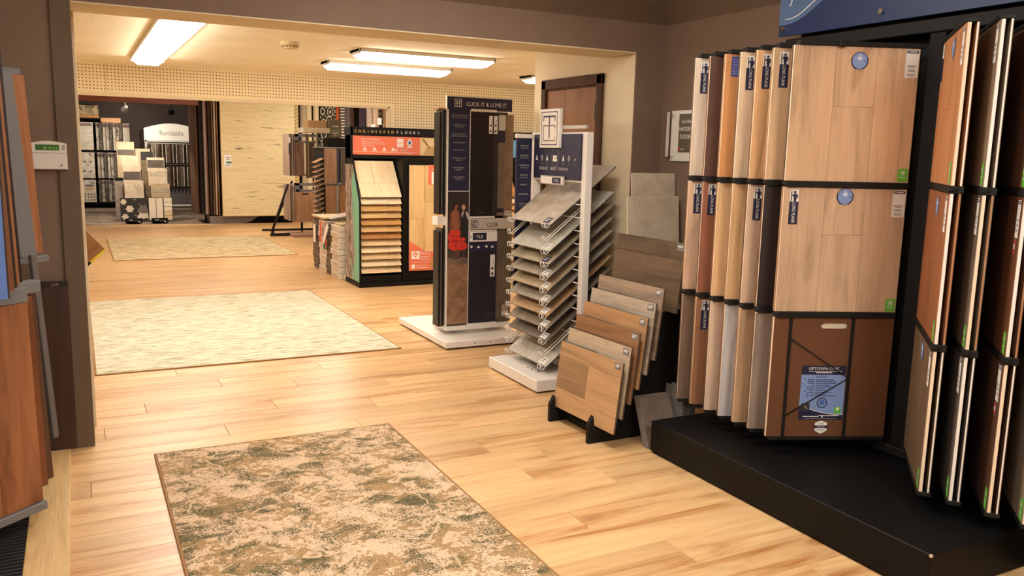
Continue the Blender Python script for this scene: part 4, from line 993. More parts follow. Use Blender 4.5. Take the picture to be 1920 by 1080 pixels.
DB_ = thing('low_platform', 'pale wood trim board around a black ribbed mat under the left hand wing rack', 'platform', (-.3, 3.2, 0))
MB().box((.05, -2.2, 0), (.205, 1.61, .03), wood('pale brushed ash', (222, 186, 130), (196, 156, 100), 'y', .5, .04, 1.0, .8, False), .003).build('trim_board', DB_)
m = MB().box((-1.2, -2.2, 0), (.05, 1.61, .018), BLACK2)
for k in range(60): m.box((-.5, -.8+k*.03, .018), (.05, -.8+k*.03+.014, .026), plain('black rubber', (34, 32, 33), .8))
m.build('ribbed_mat', DB_)
LR = thing('wing_rack', 'grey metal wing rack of brown wood boards at the left edge', 'display rack', (-.75, 3.5, .03))
LUX = Vector((.75, .66, 0)).normalized()
MB().box((-.25, -1.2, 0), (-.13, .85, 1.98), GREY, .004).build('back_panel', LR)
LWW = .56
def lw(label, fx, fy_, z0, z1, c, lean, dk=None, edge=None, name='l'):
    uz = Vector((-lean, 0, 1)).normalized(); mm = wood('left '+label.split(' sample')[0], c, dk, 'z', .5, .05, 1.0, 1.1)
    P = Vector((fx, fy_, z0))-LUX*LWW
    r = thing('sample_board', label, 'sample board', T=frame(P+LUX*(LWW/2), LUX, uz))
    h = (z1-z0)/uz.z
    MB().box((-LWW/2, .004, 0), (LWW/2, .018, h), edge or CORE, .001).build('core', r)
    for a, b_ in ((-LWW/2, -.09), (-.09, .1), (.1, LWW/2)): MB().box((a+.0006, 0, 0), (b_-.0006, .004, h), mm, .0008).build('plank', r)
    return r
def lrail(mb, fx, fy_, z, hgt=.034, dep=.05):
    P = Vector((fx, fy_, z))-LUX*LWW
    mb.box((-.02, -.006, 0), (LWW+.012, dep, hgt), GREY, .003, frame(P-Vector((-.75, 3.5, .03)), LUX, ZV))
EB = plain('brown cut edge', (150, 100, 66), .6)
BRD = [('rustic brown wood sample board, frontmost in the lower tier of the left hand rack', -.186, 3.80, .135, .965, (164, 106, 68), .02, (96, 60, 40), EB),
       ('reddish brown sample board just behind the frontmost one in the lower tier at the left', -.170, 3.93, .15, .965, (134, 78, 46), .03, (96, 54, 32), EB),
       ('dark brown sample board, third in the lower tier at the left', -.153, 4.06, .13, .965, (92, 62, 44), .05, None, EB),
       ('brown board of the upper tier at the left, nearest the blue backed one', -.216, 3.50, 1.06, 1.93, (128, 84, 54), .035, None, EB),
       ('espresso board of the upper tier at the left, second behind the blue one', -.211, 3.57, 1.06, 1.93, (50, 36, 30), .035, None, EB),
       ('pale edged brown board of the upper tier at the left, third behind the blue one', -.206, 3.63, 1.06, 1.93, (150, 98, 62), .035, None, CORE),
       ('black brown board of the upper tier at the left, fourth behind the blue one', -.201, 3.70, 1.06, 1.93, (44, 33, 28), .035, None, EB),
       ('orange brown sample board, farthest in the upper tier of the left hand rack', -.150, 4.44, 1.085, 1.885, (168, 112, 72), .062, (120, 72, 42), plain('dark seam', (60, 44, 36)))]
for b_ in BRD: lw(*b_[:7], dk=b_[7], edge=b_[8])
r = thing('sample_board', 'blue backed board in the upper tier at the left edge', 'sample board', T=frame(Vector((-.228, 3.40, 1.05))-LUX*(LWW/2), LUX, ZV))
MB().box((-LWW/2, 0, 0), (LWW/2, .012, .86), plain('blue backing', (92, 122, 184), .5), .001).build('panel', r)
MB().box((LWW/2-.006, -.001, 0), (LWW/2+.002, .013, .86), plain('dark seam', (60, 44, 36)), .001).build('edge_strip', r)
for q in ((-.184, 3.79, .10), (-.205, 3.80, .968, .06, .07), (-.165, 4.0, .975, .05, .05), (-.14, 4.43, 1.05, .03, .045), (-.205, 4.43, 1.888, .03, .045)):
    m = MB(); lrail(m, *q); m.build('wing_rail', LR)
P = Vector((-.172, 4.39, 1.08))-Vector((-.75, 3.5, .03))
MB().box((-.085, 0, 0), (0, .022, .82), GREY, .003, frame(P, LUX, (-.062, 0, 1))).box((-.02, -.3, -.85), (.0, .0, .85), RAIL, .003, frame(P-LUX*.4-Vector((0,0,.0)), LUX, ZV)).build('wing_frame', LR)  # the tall dark sheet is added to stand in for the shaded gap
P = Vector((-.128, 4.30, .24))-Vector((-.75, 3.5, .03))
MB().box((-.03, 0, 0), (0, .024, .86), plain('grey felt', (104, 98, 94), .9), .004, frame(P, LUX, (-.05, 0, 1))).build('felt_wing', LR)
MB().disc((0, 0), .024, plain('red sticker', (196, 84, 66)), 18, None, 0).build('round_red_sticker', LR, frame(Vector((-.222, 3.885, .90))-Vector((-.75, 3.5, .03)), LUX, ZV))
LWP = thing('sample_board', 'dark walnut panel with a monogram label leaning on the brown left wall', 'sample board', T=frame((-.29, 4.74, .03), (1, 0, 0), (0, .06, 1)))
dw = wood('dark walnut panel', (74, 48, 36), (52, 32, 24), 'z', .4, .05, .8)
for k in range(3): MB().box((-.23+k*.153+.0006, 0, 0), (-.23+(k+1)*.153-.0006, .01, .875), dw, .001).build('plank', LWP)
MB().rect(.11, .228, .845, .873, plain('black label', (34, 26, 24)), -.001).text('LW', .17, .849, .022, plain('copper print', (190, 140, 100)), -.0016, 'c').build('label', LWP)

# ============================================================ BACK ROOM
BARK = stone('bark and teal print', (150, 196, 168), (112, 90, 76), 3.2, .5, .42, .5)
def mural():
    m, nt, b = nodes('bark print panel')
    mp = mapping(nt, (1, 3.2, .9), False)
    sp = nt.nodes.new('ShaderNodeSeparateXYZ'); tc = nt.nodes.new('ShaderNodeTexCoord'); link(nt, tc.outputs['Object'], sp.inputs[0])
    n = noise(nt, mp.outputs[0], 7, 7, .7, .6)
    bark = ramp(nt, n.outputs[0], [(.38, lin((64, 50, 44))), (.47, lin((130, 108, 96))), (.56, lin((196, 184, 172))), (.7, lin((110, 92, 82)))])
    ad = nt.nodes.new('ShaderNodeMath'); ad.operation = 'MULTIPLY_ADD'; ad.inputs[1].default_value = .5
    n2 = noise(nt, mp.outputs[0], 2.2, 3); link(nt, n2.outputs[0], ad.inputs[0]); link(nt, sp.outputs[1], ad.inputs[2])
    r = ramp(nt, ad.outputs[0], [(.47, (1, 1, 1, 1)), (.53, (0, 0, 0, 1))])
    link(nt, mixc(nt, r.outputs[0], bark.outputs[0], lin((128, 190, 160))), b.inputs['Base Color']); b.inputs['Roughness'].default_value = .5
    return m
MUR = mural()
def ef_display(x0, wdt, sign_mat, label, boards, first_mat, what):
    t = thing('flooring_display', label, 'display', (x0, 9.42, 0))
    W = wdt
    MB().prism([(0, 0), (0, 1.0), (.25, 1.46), (.31, 1.52), (.31, 1.86), (.55, 1.86), (.55, 0)], 0, .02, BLACK2, 'x').build('left_side', t)
    MB().prism([(.012, .06), (.012, .98), (.24, 1.42), (.54, 1.42), (.54, .06)], -.004, .0, MUR, 'x').build('side_mural', t)
    MB().box((W-.02, 0, 0), (W, .55, 1.5), BLACK2, .002).build('right_side', t)
    MB().box((0, .5, .0), (W, .55, 1.86), BLACK2, .002).build('back_panel', t)
    MB().box((-.01, -.03, 0), (W+.01, .55, .045), BLACK2, .003).box((.02, .01, .045), (.52, .5, .13), BLACK2, .002).build('base', t)
    MB().box((.54, .03, .02), (W-.02, .5, 1.5), BLACK2, .003).build('right_case', t)
    MB().box((-.012, .31, 1.757), (W, .55, 1.857), BLACK2, .003).build('header', t)
    MB().box((0.0, .33, 1.49), (W, .5, 1.757), BLACK2, .002).build('sign_case', t)
    HF_ = frame((.0, .31, 1.757), (1, 0, 0), ZV)
    hl = MB()
    for k, ch in enumerate('ENGINEERED'): hl.text(ch, .055+.0505*k, .033, .045, GOLD, -.003)
    for k, ch in enumerate('FLOORS'): hl.text(ch, .572+.0535*k, .033, .045, WPRINT, -.003)
    hl.build('header_lettering', t, HF_)
    SF = frame((.02, .324, 1.535), (1, 0, 0), ZV)
    MB().box((0, 0, 0), (W-.05, .006, .22), sign_mat, .001).build('sign_panel', t, SF)
    s = MB()
    if what == 'coral':
        s.text('Engineered to Withstand', .11, .175, .024, WPRINT, -.002, 'l', False, .0215)
        for k, q in enumerate(('Unbeatable durability and performance,', 'perfect for high-traffic areas. It is flooring', 'designed for real life.')): s.text(q, .11, .145-.022*k, .018, WPRINT, -.002, 'l', False, .0175)
        for k, x in enumerate((.15, .27, .39, .50)):
            s.poly([(x-.022, -.002, .058), (x+.022, -.002, .058), (x+.012, -.002, .075), (x, -.002, .09), (x-.012, -.002, .075)], WPRINT).rect(x-.03, x+.03, .045, .049, WPRINT, -.002)
        s.rect(.0, .80, .032, .035, WPRINT, -.002)
        s.rect(.55, .63, .15, .195, WPRINT, -.002).rect(.55, .63, .095, .142, WPRINT, -.002)
        for k in range(3): s.disc((.57+.02*k, .178-.008*(k % 2)), .007, CORAL, 8, None, -.003)
        s.text('PAW', .59, .12, .022, CORAL, -.003).rect(.56, .62, .103, .11, CORAL, -.003)
        s.disc((.71, .145), .032, WPRINT, 16, None, -.002).poly([(.682, -.0021, .16), (.738, -.0021, .16), (.71, -.0021, .208)], WPRINT)
        s.disc((.71, .146), .02, plain('blue drop', (62, 110, 160)), 16, None, -.003).poly([(.692, -.0031, .155), (.728, -.0031, .155), (.71, -.0031, .19)], plain('blue drop', (62, 110, 160)))
        s.rect(.682, .738, .09, .105, WPRINT, -.002)
        s.text('PURE', .49, .048, .034, WPRINT, -.0025, 'l').text('GRAIN', .59, .048, .034, PG, -.0025, 'l').text('HYBRID', .67, .012, .018, WPRINT, -.0025, 'l')
        s.rect(.845, W-.05, .004, .216, plain('room photo print', (226, 200, 152)), -.0018).poly([(.86, -.0026, .2), (.9, -.0026, .2), (.98, -.0026, .09), (.96, -.0026, .085)], plain('photo shadow print', (168, 124, 78))).poly([(.88, -.0024, .01), (1.05, -.0024, .01), (1.05, -.0024, .1), (.95, -.0024, .12)], plain('photo tan print', (200, 160, 104)))
    else:
        s.text('Engineered for Life', .62, .13, .03, WPRINT, -.002, 'l').rect(.66, .78, .05, .09, WPRINT, -.002).rect(.64, .82, .03, .036, WPRINT, -.002)
    s.build('sign_lettering', t, SF)
    # framed sample sheet in the right half
    FX = .61
    MB().box((FX-.012, .012, .155), (W-.05, .03, 1.44), BLACK, .002).build('sheet_frame', t)
    HS = wood('pale maple sheet', (228, 196, 142), (204, 166, 112), 'z', .45, .08, .7)
    PF = frame((FX, .0, .17), (1, 0, 0), ZV); wS = W-.05-FX-.012
    for k in range(4):
        a, b_ = wS*k/4, wS*(k+1)/4
        for z0, z1 in ((0, .62+.2*(k % 2)), (.62+.2*(k % 2), 1.255)): MB().box((a+.001, .004, z0+.001), (b_-.001, .012, z1-.001), HS, .001).build('sheet_plank', t, PF)
    if what == 'coral':
        MB().poly([(0, .003, 0), (.42, .003, 0), (.42, .003, .20), (.2, .003, .24), (0, .003, .36)], CORAL).build('coral_sticker', t, PF); MB().poly([(.24, .003, 1.26), (.56, .003, 1.26), (.56, .003, .98), (.42, .003, 1.0), (.24, .003, 1.03)], CORAL).build('coral_sticker', t, PF)
        s = MB().rect(.03, .13, .14, .235, WPRINT, .0)
        for k, (x, z) in enumerate(((.055, .2), (.08, .215), (.1, .2), (.08, .175))): s.disc((x, z), .013, CORAL, 10, None, -.001)
        outline(s, .135, .26, .13, .235, .004, WPRINT, 0)
        s.text('PAW', .197, .19, .04, WPRINT, -.001).text('PRINT', .197, .15, .034, WPRINT, -.001).rect(.03, .26, .1, .103, WPRINT, 0).rect(.03, .075, .025, .075, WPRINT, 0).text('Near You!', .09, .05, .03, WPRINT, 0, 'l').rect(.09, .25, .03, .036, WPRINT, 0)
        s.text('Near', .29, 1.2, .03, WPRINT, 0, 'l').rect(.28, .31, 1.03, 1.18, WPRINT, 0)
        s.build('sticker_lettering', t, PF)
        LEAF = stone('autumn leaf print', (226, 176, 110), (150, 92, 48), 40, .6)
        MB().poly([(.27, .002, .02), (.40, .002, .01), (.41, .002, .17), (.36, .002, .23), (.33, .002, .16), (.28, .002, .14)], LEAF).build('leaf_print', t, PF)
    # waterfall of boards
    uz = Vector((0, .32, .415)).normalized()
    for k in range(12):
        z = 1.052-.0808*k
        mm = boards[k % len(boards)] if k else first_mat
        pos = 'topmost' if k == 0 else ('lowest' if k == 11 else ORD[k]+' from the top')
        r = thing('sample_board', 'sample board on the %s waterfall, %s' % ('coral sign display' if what == 'coral' else 'blue sign display', pos), 'sample board', T=frame((x0+.03+.245, 9.43, z), (1, 0, 0), uz))
        if k == 0:
            for a, b_, z0, z1 in ((-.245, .0, 0, .2), (0, .245, 0, .2), (-.245, -.05, .2, .52), (-.05, .245, .2, .52)): MB().box((a+.001, 0, z0+.001), (b_-.001, .008, z1-.001), mm, .001).build('plank', r)
        else:
            MB().box((-.245, 0, 0), (.085, .008, .46), mm, .001).build('plank', r); MB().box((.087, 0, 0), (.245, .008, .46), mm, .001).build('plank', r)
        MB().box((-.245, .008, 0), (.245, .013, .46), plain('dark board back', (70, 54, 42)), .001).build('core', r)
    m = MB()
    for k in range(12):
        z = 1.052-.0808*k
        m.box((.02, .012+.25, z+.30), (.53, .30, z+.308), BLACK)
    m.build('shelf_ledges', t)
    return t
EM = [wood('waterfall '+n, c, None, 'x', .5, .06, .6) for n, c in (('blond', (234, 214, 178)), ('cream', (238, 216, 180)), ('amber', (206, 160, 100)), ('honey', (216, 176, 120)), ('orange', (200, 146, 84)), ('tan', (212, 168, 112)), ('brown', (180, 122, 66)), ('sand', (224, 192, 144)), ('pale', (232, 206, 164)), ('wheat', (220, 186, 136)), ('cream two', (236, 212, 170)), ('maple', (230, 200, 156)))]
ef_display(2.885, 1.42, CORAL, 'black flooring display with a coral sign and a pale wood sample waterfall', EM, wood('topmost blond', (240, 222, 186), (226, 202, 160), 'z', .45, .03, .5), 'coral')
ef_display(4.42, 1.42, plain('sky blue print', (110, 170, 206)), 'second black flooring display, with a blue sign, half hidden behind the tower', EM, wood('topmost orange', (206, 146, 82), None, 'z', .5, .03, .6), 'blue')

# ------------------------------------------------------------ cartons beside the display
WB = paint('white carton', (232, 220, 200), .7, .1, .05); DKB = stone('printed dark carton', (150, 128, 106), (58, 48, 44), 22, .7, .42, .55); WP2 = stone('printed white carton', (236, 224, 208), (196, 172, 152), 14, .7, .3, .5)
STACKS = [('nearest white stack', 10.10, 10.44, 9, WB, .0735), ('dark printed stack', 10.46, 10.68, 9, DKB, .074), ('second white stack', 10.70, 11.04, 9, WP2, .075), ('farthest dark stack', 11.06, 11.34, 9, DKB, .0775)]
rg = random.Random(9)
for nm, ya, yb, n, mt, hh in STACKS:
    for k in range(n):
        dx = rg.uniform(-.012, .012)
        t = thing('carton', 'flooring carton of the %s beside the coral display, %s from the floor' % (nm, ORD[k] if k else 'lowest'), 'carton', (3.22+dx, (ya+yb)/2, k*hh))
        hy = (yb-ya)/2
        MB().box((-.39, -hy, .001), (.39, hy, hh-.003), mt, .003).build('body', t)
        if mt is not DKB: MB().box((-.3915, -hy+.03, .018), (-.39, hy-.06, hh-.022), plain('carton label', (206, 184, 168)), .0).build('end_label', t)
        else: MB().box((-.3915, -hy+.02, .02), (-.39, hy-.02, hh-.03), plain('dark carton label', (92, 74, 64)), .0).build('end_label', t)
PB = wood('pale plank on cartons', (226, 196, 144), None, 'x', .5, .05, .6)
tag(MB().box((2.80, 10.72, .69+.006), (3.6, 11.30, .712+.006), PB, .002).build('flooring_plank', None), 'wide pale plank lying across the farther cartons', 'plank')
tag(MB().box((2.86, 10.12, .663), (3.6, 10.40, .683), PB, .002).build('flooring_plank', None), 'pale plank lying on the nearest white carton stack', 'plank')
t = thing('carton', 'small opened white carton on the floor in front of the nearest white stack', 'carton', (2.95, 10.02, 0))
MB().box((-.07, -.05, .001), (.07, .05, .01), WB).box((-.07, -.05, 0), (-.064, .05, .075), WB).box((.064, -.05, 0), (.07, .05, .075), WB).box((-.07, -.05, 0), (.07, -.044, .075), WB).box((-.07, .044, 0), (.07, .05, .075), WB).build('body', t)
MB().box((-.064, -.044, .01), (.064, .044, .05), plain('dark contents', (70, 60, 54))).build('contents', t)
def tagstrip(label, y, z, w_, h_, mat, rot, x=2.79):
    T = frame((x, y, z), (math.sin(rot)*.0, -1, 0), ZV) @ Matrix.Rotation(rot, 4, 'Y')
    tag(MB().box((-w_/2, 0, -h_), (w_/2, .003, 0), mat).build('hang_tag', None, T), label, 'tag')
OR_ = plain('orange paper', (226, 84, 56), .6)
tagstrip('long orange paper strip hanging on the cartons', 10.80, .66, .07, .26, OR_, .12)
tagstrip('short orange paper strip lower on the cartons', 10.58, .52, .07, .16, OR_, -.1)
tagstrip('white torn carton flap slanting across the stacks', 10.42, .65, .09, .32, WPRINT, .75, 2.78)
tagstrip('white paper note hanging on the farthest cartons', 11.12, .60, .10, .24, WPRINT, .05)
tagstrip('teal and white paper tag on the cartons', 10.62, .42, .09, .10, plain('teal paper', (52, 112, 100)), .05)
t = thing('carton', 'opened white carton lid lying on top of the stacks', 'carton', T=frame((2.86, 10.62, .70), (.5, -.85, .15), (0, .3, 1)))
MB().box((0, 0, 0), (.30, .16, .008), WPRINT, .001).box((0, 0, 0), (.30, .006, .05), WPRINT, .001).build('flap', t)

# ------------------------------------------------------------ racks at the end of the stock room
RA = thing('wing_rack', 'black two tier wing rack with taupe boards beside the big streaked rug', 'display rack', (3.75, 15.7, 0))
MB().box((-.62, .75, 0), (.35, .80, .04), RAIL, .003).tube([(-.42, .77, .04), (-.2, .05, .98)], .02, RAIL, 8).tube([(-.02, .1, .02), (-.02, .1, 1.9)], .022, RAIL, 8).tube([(.3, .1, .02), (.3, .1, 1.9)], .022, RAIL, 8).build('leg_frame', RA)
MB().tube([(-.62, -.18, .10), (-.33, -.20, .94)], .022, RAIL, 8).box((-.66, -.24, .0), (-.1, -.16, .05), RAIL, .003).cyl((-.62, -.2, 0), (-.62, -.2, .1), .03, RAIL, 10).build('slanted_leg', RA)
MB().box((-.32, -.55, 0), (.22, .05, .05), wood('pinkish rack base', (176, 138, 114), None, 'x', .5, .05), .004).build('base_board', RA)
GF = plain('grey rack frame', (122, 120, 126), .5)
for z0, z1 in ((1.09, 1.84), (.28, .96)):
    m = MB(); x0, x1 = -.22, .28
    m.box((x0, -.2, z1-.05), (x1, -.17, z1), GF, .003).box((x0, -.2, z1-.16), (x1, -.17, z1-.12), GF, .003).box((x0, -.2, z0), (x0+.1, -.17, z1), GF, .003).box((x1-.06, -.2, z0), (x1, -.17, z1), GF, .003).box((x0, -.2, z0), (x1, -.17, z0+.03), GF, .003)
    m.build('wing_frame', RA)
TP = wood('taupe rack board', (168, 134, 112), (126, 96, 80), 'z', .5, .08, .8); TPD = wood('dark taupe rack board', (128, 96, 78), (96, 70, 56), 'z', .5, .08, .8); TAN = wood('rack tan board', (176, 138, 108), None, 'z', .5, .08, .8)
def rb(label, x0, x1, y, z0, z1, mat, hole=False, cut=False):
    t = thing('sample_board', label, 'sample board', (x0, y, z0)); w_, h_ = x1-x0, z1-z0
    prof = [(0, 0), (w_, 0), (w_, h_-(.1 if cut else 0)), (w_-(.08 if cut else .001), h_), (0, h_)]
    MB().prism(prof, 0, .012, mat, 'y').build('panel', t)
    if hole: MB().box((w_*.38, -.0015, h_-.05), (w_*.62, .004, h_-.025), BLACK).build('hand_slot', t)
rb('brown taupe board in the upper tier of the black rack by the streaked rug', 3.55, 3.71, 15.46, 1.10, 1.70, TPD)
rb('dark taupe board right of the brown one, upper tier of the black rack', 3.78, 3.90, 15.44, 1.06, 1.70, wood('dark rack board', (92, 72, 58), None, 'z'))
rb('tan board with hand slot and cut corner, lower tier of the black rack', 3.47, 3.96, 15.42, .25, .80, TAN, True, True)
for k, (x, c) in enumerate(((3.425, (176, 152, 138)), (3.455, (140, 116, 102)), (3.485, (190, 166, 148)), (3.515, (150, 124, 108)))):
    for z0, z1, nm in ((1.09, 1.84, 'upper'), (.28, .93, 'lower')):
        tag(MB().box((x, 15.40, z0), (x+.014, 15.9, z1), wood('edge board %d' % k, c, None, 'z'), .001).build('sample_board', None), 'taupe board edge on at the left of the black rack, %s, %s tier' % (['outermost', 'second', 'third', 'innermost'][k], nm), 'sample board')
for k, (x, c) in enumerate(((3.735, (52, 44, 40)), (3.765, (150, 120, 66)), (3.915, (176, 168, 160)), (3.945, (90, 72, 58)))):
    tag(MB().box((x, 15.36, 1.05), (x+.012, 15.43, 1.84), plain('edge tone %d' % k, c, .5), .001).build('sample_board', None), ['black', 'olive gold', 'silver', 'brown'][k]+' board edge standing forward in the upper tier of the black rack', 'sample board')
MB().box((-.33, -.31, 1.48), (-.30, -.306, 1.66), plain('dark spine label', (52, 60, 60))).box((-.33, -.31, 1.68), (-.30, -.306, 1.78), WPRINT).build('spine_labels', RA)
tag(MB().box((3.68, 15.35, 1.865), (4.16, 15.75, 1.955), wood('pale grey carton', (198, 184, 160), None, 'x'), .003).build('carton', None), 'long pale carton lying on top of the black rack', 'carton')
tag(MB().box((3.80, 15.5, 1.957), (4.14, 15.85, 2.09), CARD, .003).build('carton', None), 'plain cardboard carton on top of the long pale one', 'carton')
t = thing('carton', 'dark olive carton with white lettering standing above the racks', 'carton', (4.28, 15.42, 1.79))
MB().box((-.11, 0, 0), (.11, .2, .33), plain('olive grey carton', (98, 92, 72), .6), .002).build('body', t)
MB().text('FLOORS', 0, .19, .045, WPRINT, -.002, 'c', False, .034).rect(-.08, .08, .13, .134, WPRINT, -.002).text('SMARTER', 0, .07, .04, WPRINT, -.002, 'c', False, .03).text('N-1', 0, .03, .035, WPRINT, -.002).build('lettering', t)
tag(MB().box((4.12, 15.35, 0), (4.5, 15.7, 1.785), BLACK, .003).build('cabinet', None), 'black cabinet under the dark olive carton', 'cabinet')
RB = thing('tile_rack', 'brown two tier board rack behind the cartons, with a zigzag of tilted samples', 'display rack', (3.78, 13.6, 0))
MB().box((-.22, .0, 0), (-.2, .5, 1.6), RAIL, .002).box((.5, 0, 0), (.52, .5, 1.6), RAIL, .002).box((-.22, .0, 1.005), (.52, .5, 1.03), GF, .002).box((-.22, .02, 0), (.52, .5, .5), RAIL, .002).box((-.25, .0, 1.6), (.52, .5, 1.615), GF, .002).build('frame', RB)
for lab, x0, x1, z0, z1, c in (('brown oak board, upper left', 3.58, 3.785, 1.035, 1.595, (132, 98, 72)), ('navy strip board, upper middle', 3.787, 3.825, 1.035, 1.595, (52, 50, 66)), ('charcoal board, upper right', 3.85, 4.28, 1.035, 1.595, (76, 66, 60)),
                               ('brown board, lower left', 3.60, 3.76, .52, 1.0, (136, 98, 70)), ('grey strip board, lower middle', 3.765, 3.825, .52, 1.0, (126, 112, 100)), ('chestnut board, lower right', 3.84, 4.28, .52, 1.0, (142, 98, 66))):
    tag(MB().box((x0, 13.575, z0), (x1, 13.59, z1), wood('rack b '+lab, c, None, 'z', .5, .05, .7), .001).build('sample_board', None), lab+' of the rack behind the cartons', 'sample board')
ZZ = wood('zigzag tan sample', (186, 140, 104), None, 'x')
for k in range(13):
    o = MB().box((0, 0, 0), (.16, .22, .008), ZZ if k else wood('zigzag pale sample', (206, 158, 112), None, 'x'), .001).box((0, 0, -.004), (.16, .22, 0), BLACK).build('sample_board', None, Matrix.Translation((3.425, 13.55, 1.36-.079*k)) @ Matrix.Rotation(-.45, 4, 'Y'))
    tag(o, 'small tilted sample left of the rack behind the cartons, %s from the top' % ORD[k], 'sample board', 'small tilted samples in the zigzag')

# big rug on its hanging rack, rugs seen edge on
def hang_mat():
    m, nt, b = nodes('cream hanging rug with dark brushed streaks')
    mp = mapping(nt, (.75, 1, 14), False)
    n = noise(nt, mp.outputs[0], 1.7, 6, .7, .5)
    mb_ = mapping(nt, (1.4, 1, 2.2), False); n2 = noise(nt, mb_.outputs[0], 1.6, 3)
    s = nt.nodes.new('ShaderNodeMath'); s.operation = 'MULTIPLY_ADD'; s.inputs[1].default_value = .35; link(nt, n2.outputs[0], s.inputs[0]); link(nt, n.outputs[0], s.inputs[2])
    r = ramp(nt, s.outputs[0], [(.48, lin((74, 70, 50))), (.515, lin((112, 106, 76))), (.54, lin((206, 190, 148))), (.62, lin((226, 210, 168))), (.8, lin((212, 194, 148)))])
    link(nt, r.outputs[0], b.inputs['Base Color']); b.inputs['Roughness'].default_value = .95
    return m
RR = thing('rug_rack', 'dark steel rug rack with a grey foot plate below the big streaked rug', 'display rack', (3.1, 18.15, 0))
MB().prism([(-.68, .0), (-.7, .17), (.3, .17), (.12, .05), (-.1, .0)], -.03, .5, plain('grey steel plate', (128, 120, 118), .4, .3), 'y').build('foot_plate', RR)
MB().box((-.75, .1, 2.66), (1.1, .16, 2.72), RAIL, .003).box((-.72, .5, 0), (-.66, .56, 2.72), RAIL, .003).box((1.04, .1, 0), (1.1, .16, 2.72), RAIL, .003).box((-.1, .1, .02), (1.1, .5, .12), BLACK2, .004).box((-.5, -.175, 2.655), (1.1, .16, 2.68), RAIL, .003).build('frame', RR)
t = thing('hanging_rug', 'big cream rug with dark brushed streaks hanging flat on the rack', 'rug', (3.385, 17.98, .17))
MB().box((-.745, 0, 0), (.745, .016, 2.48), hang_mat(), .004).build('pile', t)
MB().box((-.75, -.001, 0), (-.742, .018, 2.48), BIND).box((.742, -.001, 0), (.75, .018, 2.48), BIND).box((-.75, -.001, -.004), (.75, .018, .008), BIND).build('binding', t)
MB().box((-.69, -.006, 1.0), (-.55, -.001, 1.25), WPRINT).rect(-.66, -.57, 1.185, 1.2, LINE, -.008).rect(-.65, -.58, 1.15, 1.165, LINE, -.008).rect(-.65, -.55, 1.075, 1.115, plain('teal paper', (52, 112, 100)), -.008).rect(-.66, -.58, 1.03, 1.045, LINE, -.008).build('price_tag', t)
for k, (x, y, c, th, nm) in enumerate(((2.20, 18.30, (98, 70, 54), .035, 'brown'), (2.262, 18.22, (44, 38, 36), .05, 'black'), (2.34, 18.14, (166, 150, 144), .04, 'pale grey'), (2.385, 18.12, (150, 92, 66), .012, 'rust'), (2.42, 18.1, (60, 48, 40), .05, 'dark brown'),
                                      (2.485, 18.06, (128, 96, 70), .02, 'tan'), (2.525, 18.04, (190, 168, 148), .03, 'pale beige'), (2.575, 18.02, (150, 110, 82), .02, 'light brown'))):
    o = MB().box((x, y, .2), (x+th, y+1.1, 2.62), paint('edge rug %s' % nm, c, .95, .5, .15), .004).build('hanging_rug', None)
    tag(o, '%s rug hanging edge on left of the big streaked rug' % nm, 'rug')
# rolled and hanging rugs behind the racks
def stripes(name, a, b, axis, sc, kind='WAVE', dist=0):
    m, nt, bs = nodes(name)
    mp = mapping(nt, (1, 1, 1), False); wv = nt.nodes.new('ShaderNodeTexWave'); wv.bands_direction = axis; wv.inputs['Scale'].default_value = sc; wv.inputs['Distortion'].default_value = dist
    link(nt, mp.outputs[0], wv.inputs['Vector']); r = ramp(nt, wv.outputs['Fac'], [(.45, lin(a)), (.55, lin(b))]); link(nt, r.outputs[0], bs.inputs['Base Color']); bs.inputs['Roughness'].default_value = .9
    return m
def roll(label, x, y, r, h, mat, tilt=0, T=None):
    t = thing('rug_roll', label, 'rug roll', T=Matrix.Translation((x, y, 0)) @ Matrix.Rotation(tilt, 4, 'Y'))
    MB().cyl((0, 0, 0), (0, 0, h), r, mat, 20).build('roll', t)
    pts = [(r*.92*(1-q/40*.8)*math.cos(q*.55), r*.92*(1-q/40*.8)*math.sin(q*.55), h+.002) for q in range(40)]
    MB().tube(pts, .004, plain('roll end', (150, 130, 110)), 4).build('rolled_end', t)
def chevron():
    m, nt, bs = nodes('gold chevron rug')
    tc = nt.nodes.new('ShaderNodeTexCoord'); sp = nt.nodes.new('ShaderNodeSeparateXYZ'); link(nt, tc.outputs['Object'], sp.inputs[0])
    def mth(op, a, b):
        n = nt.nodes.new('ShaderNodeMath'); n.operation = op
        for i, q in enumerate((a, b)):
            if isinstance(q, (int, float)): n.inputs[i].default_value = q
            elif q is not None: link(nt, q, n.inputs[i])
        return n.outputs[0]
    tri = mth('PINGPONG', mth('ADD', sp.outputs[0], 5.0), .085)
    f = mth('FRACT', mth('DIVIDE', mth('ADD', sp.outputs[2], tri), .075), None)
    col = mixc(nt, mth('GREATER_THAN', f, .66), lin((244, 226, 176)), lin((206, 160, 84)))
    link(nt, col, bs.inputs['Base Color']); bs.inputs['Roughness'].default_value = .9; return m
t = thing('hanging_rug', 'narrow cream runner with a gold chevron pattern right of the big streaked rug', 'rug', (4.22, 18.35, .3))
MB().box((-.1, 0, 0), (.075, .014, 2.35), chevron(), .003).build('pile', t)
roll('pale taupe rug roll just right of the chevron runner', 4.40, 18.4, .07, 2.62, paint('taupe rug', (198, 178, 148), .9, .5))
roll('cream rug roll, first of two beside the patterned black rug', 4.53, 18.4, .065, 2.62, paint('cream rug', (236, 216, 176), .9, .5))
roll('cream rug roll, second of two beside the patterned black rug', 4.66, 18.3, .06, 2.62, paint('cream rug two', (226, 206, 170), .9, .5))
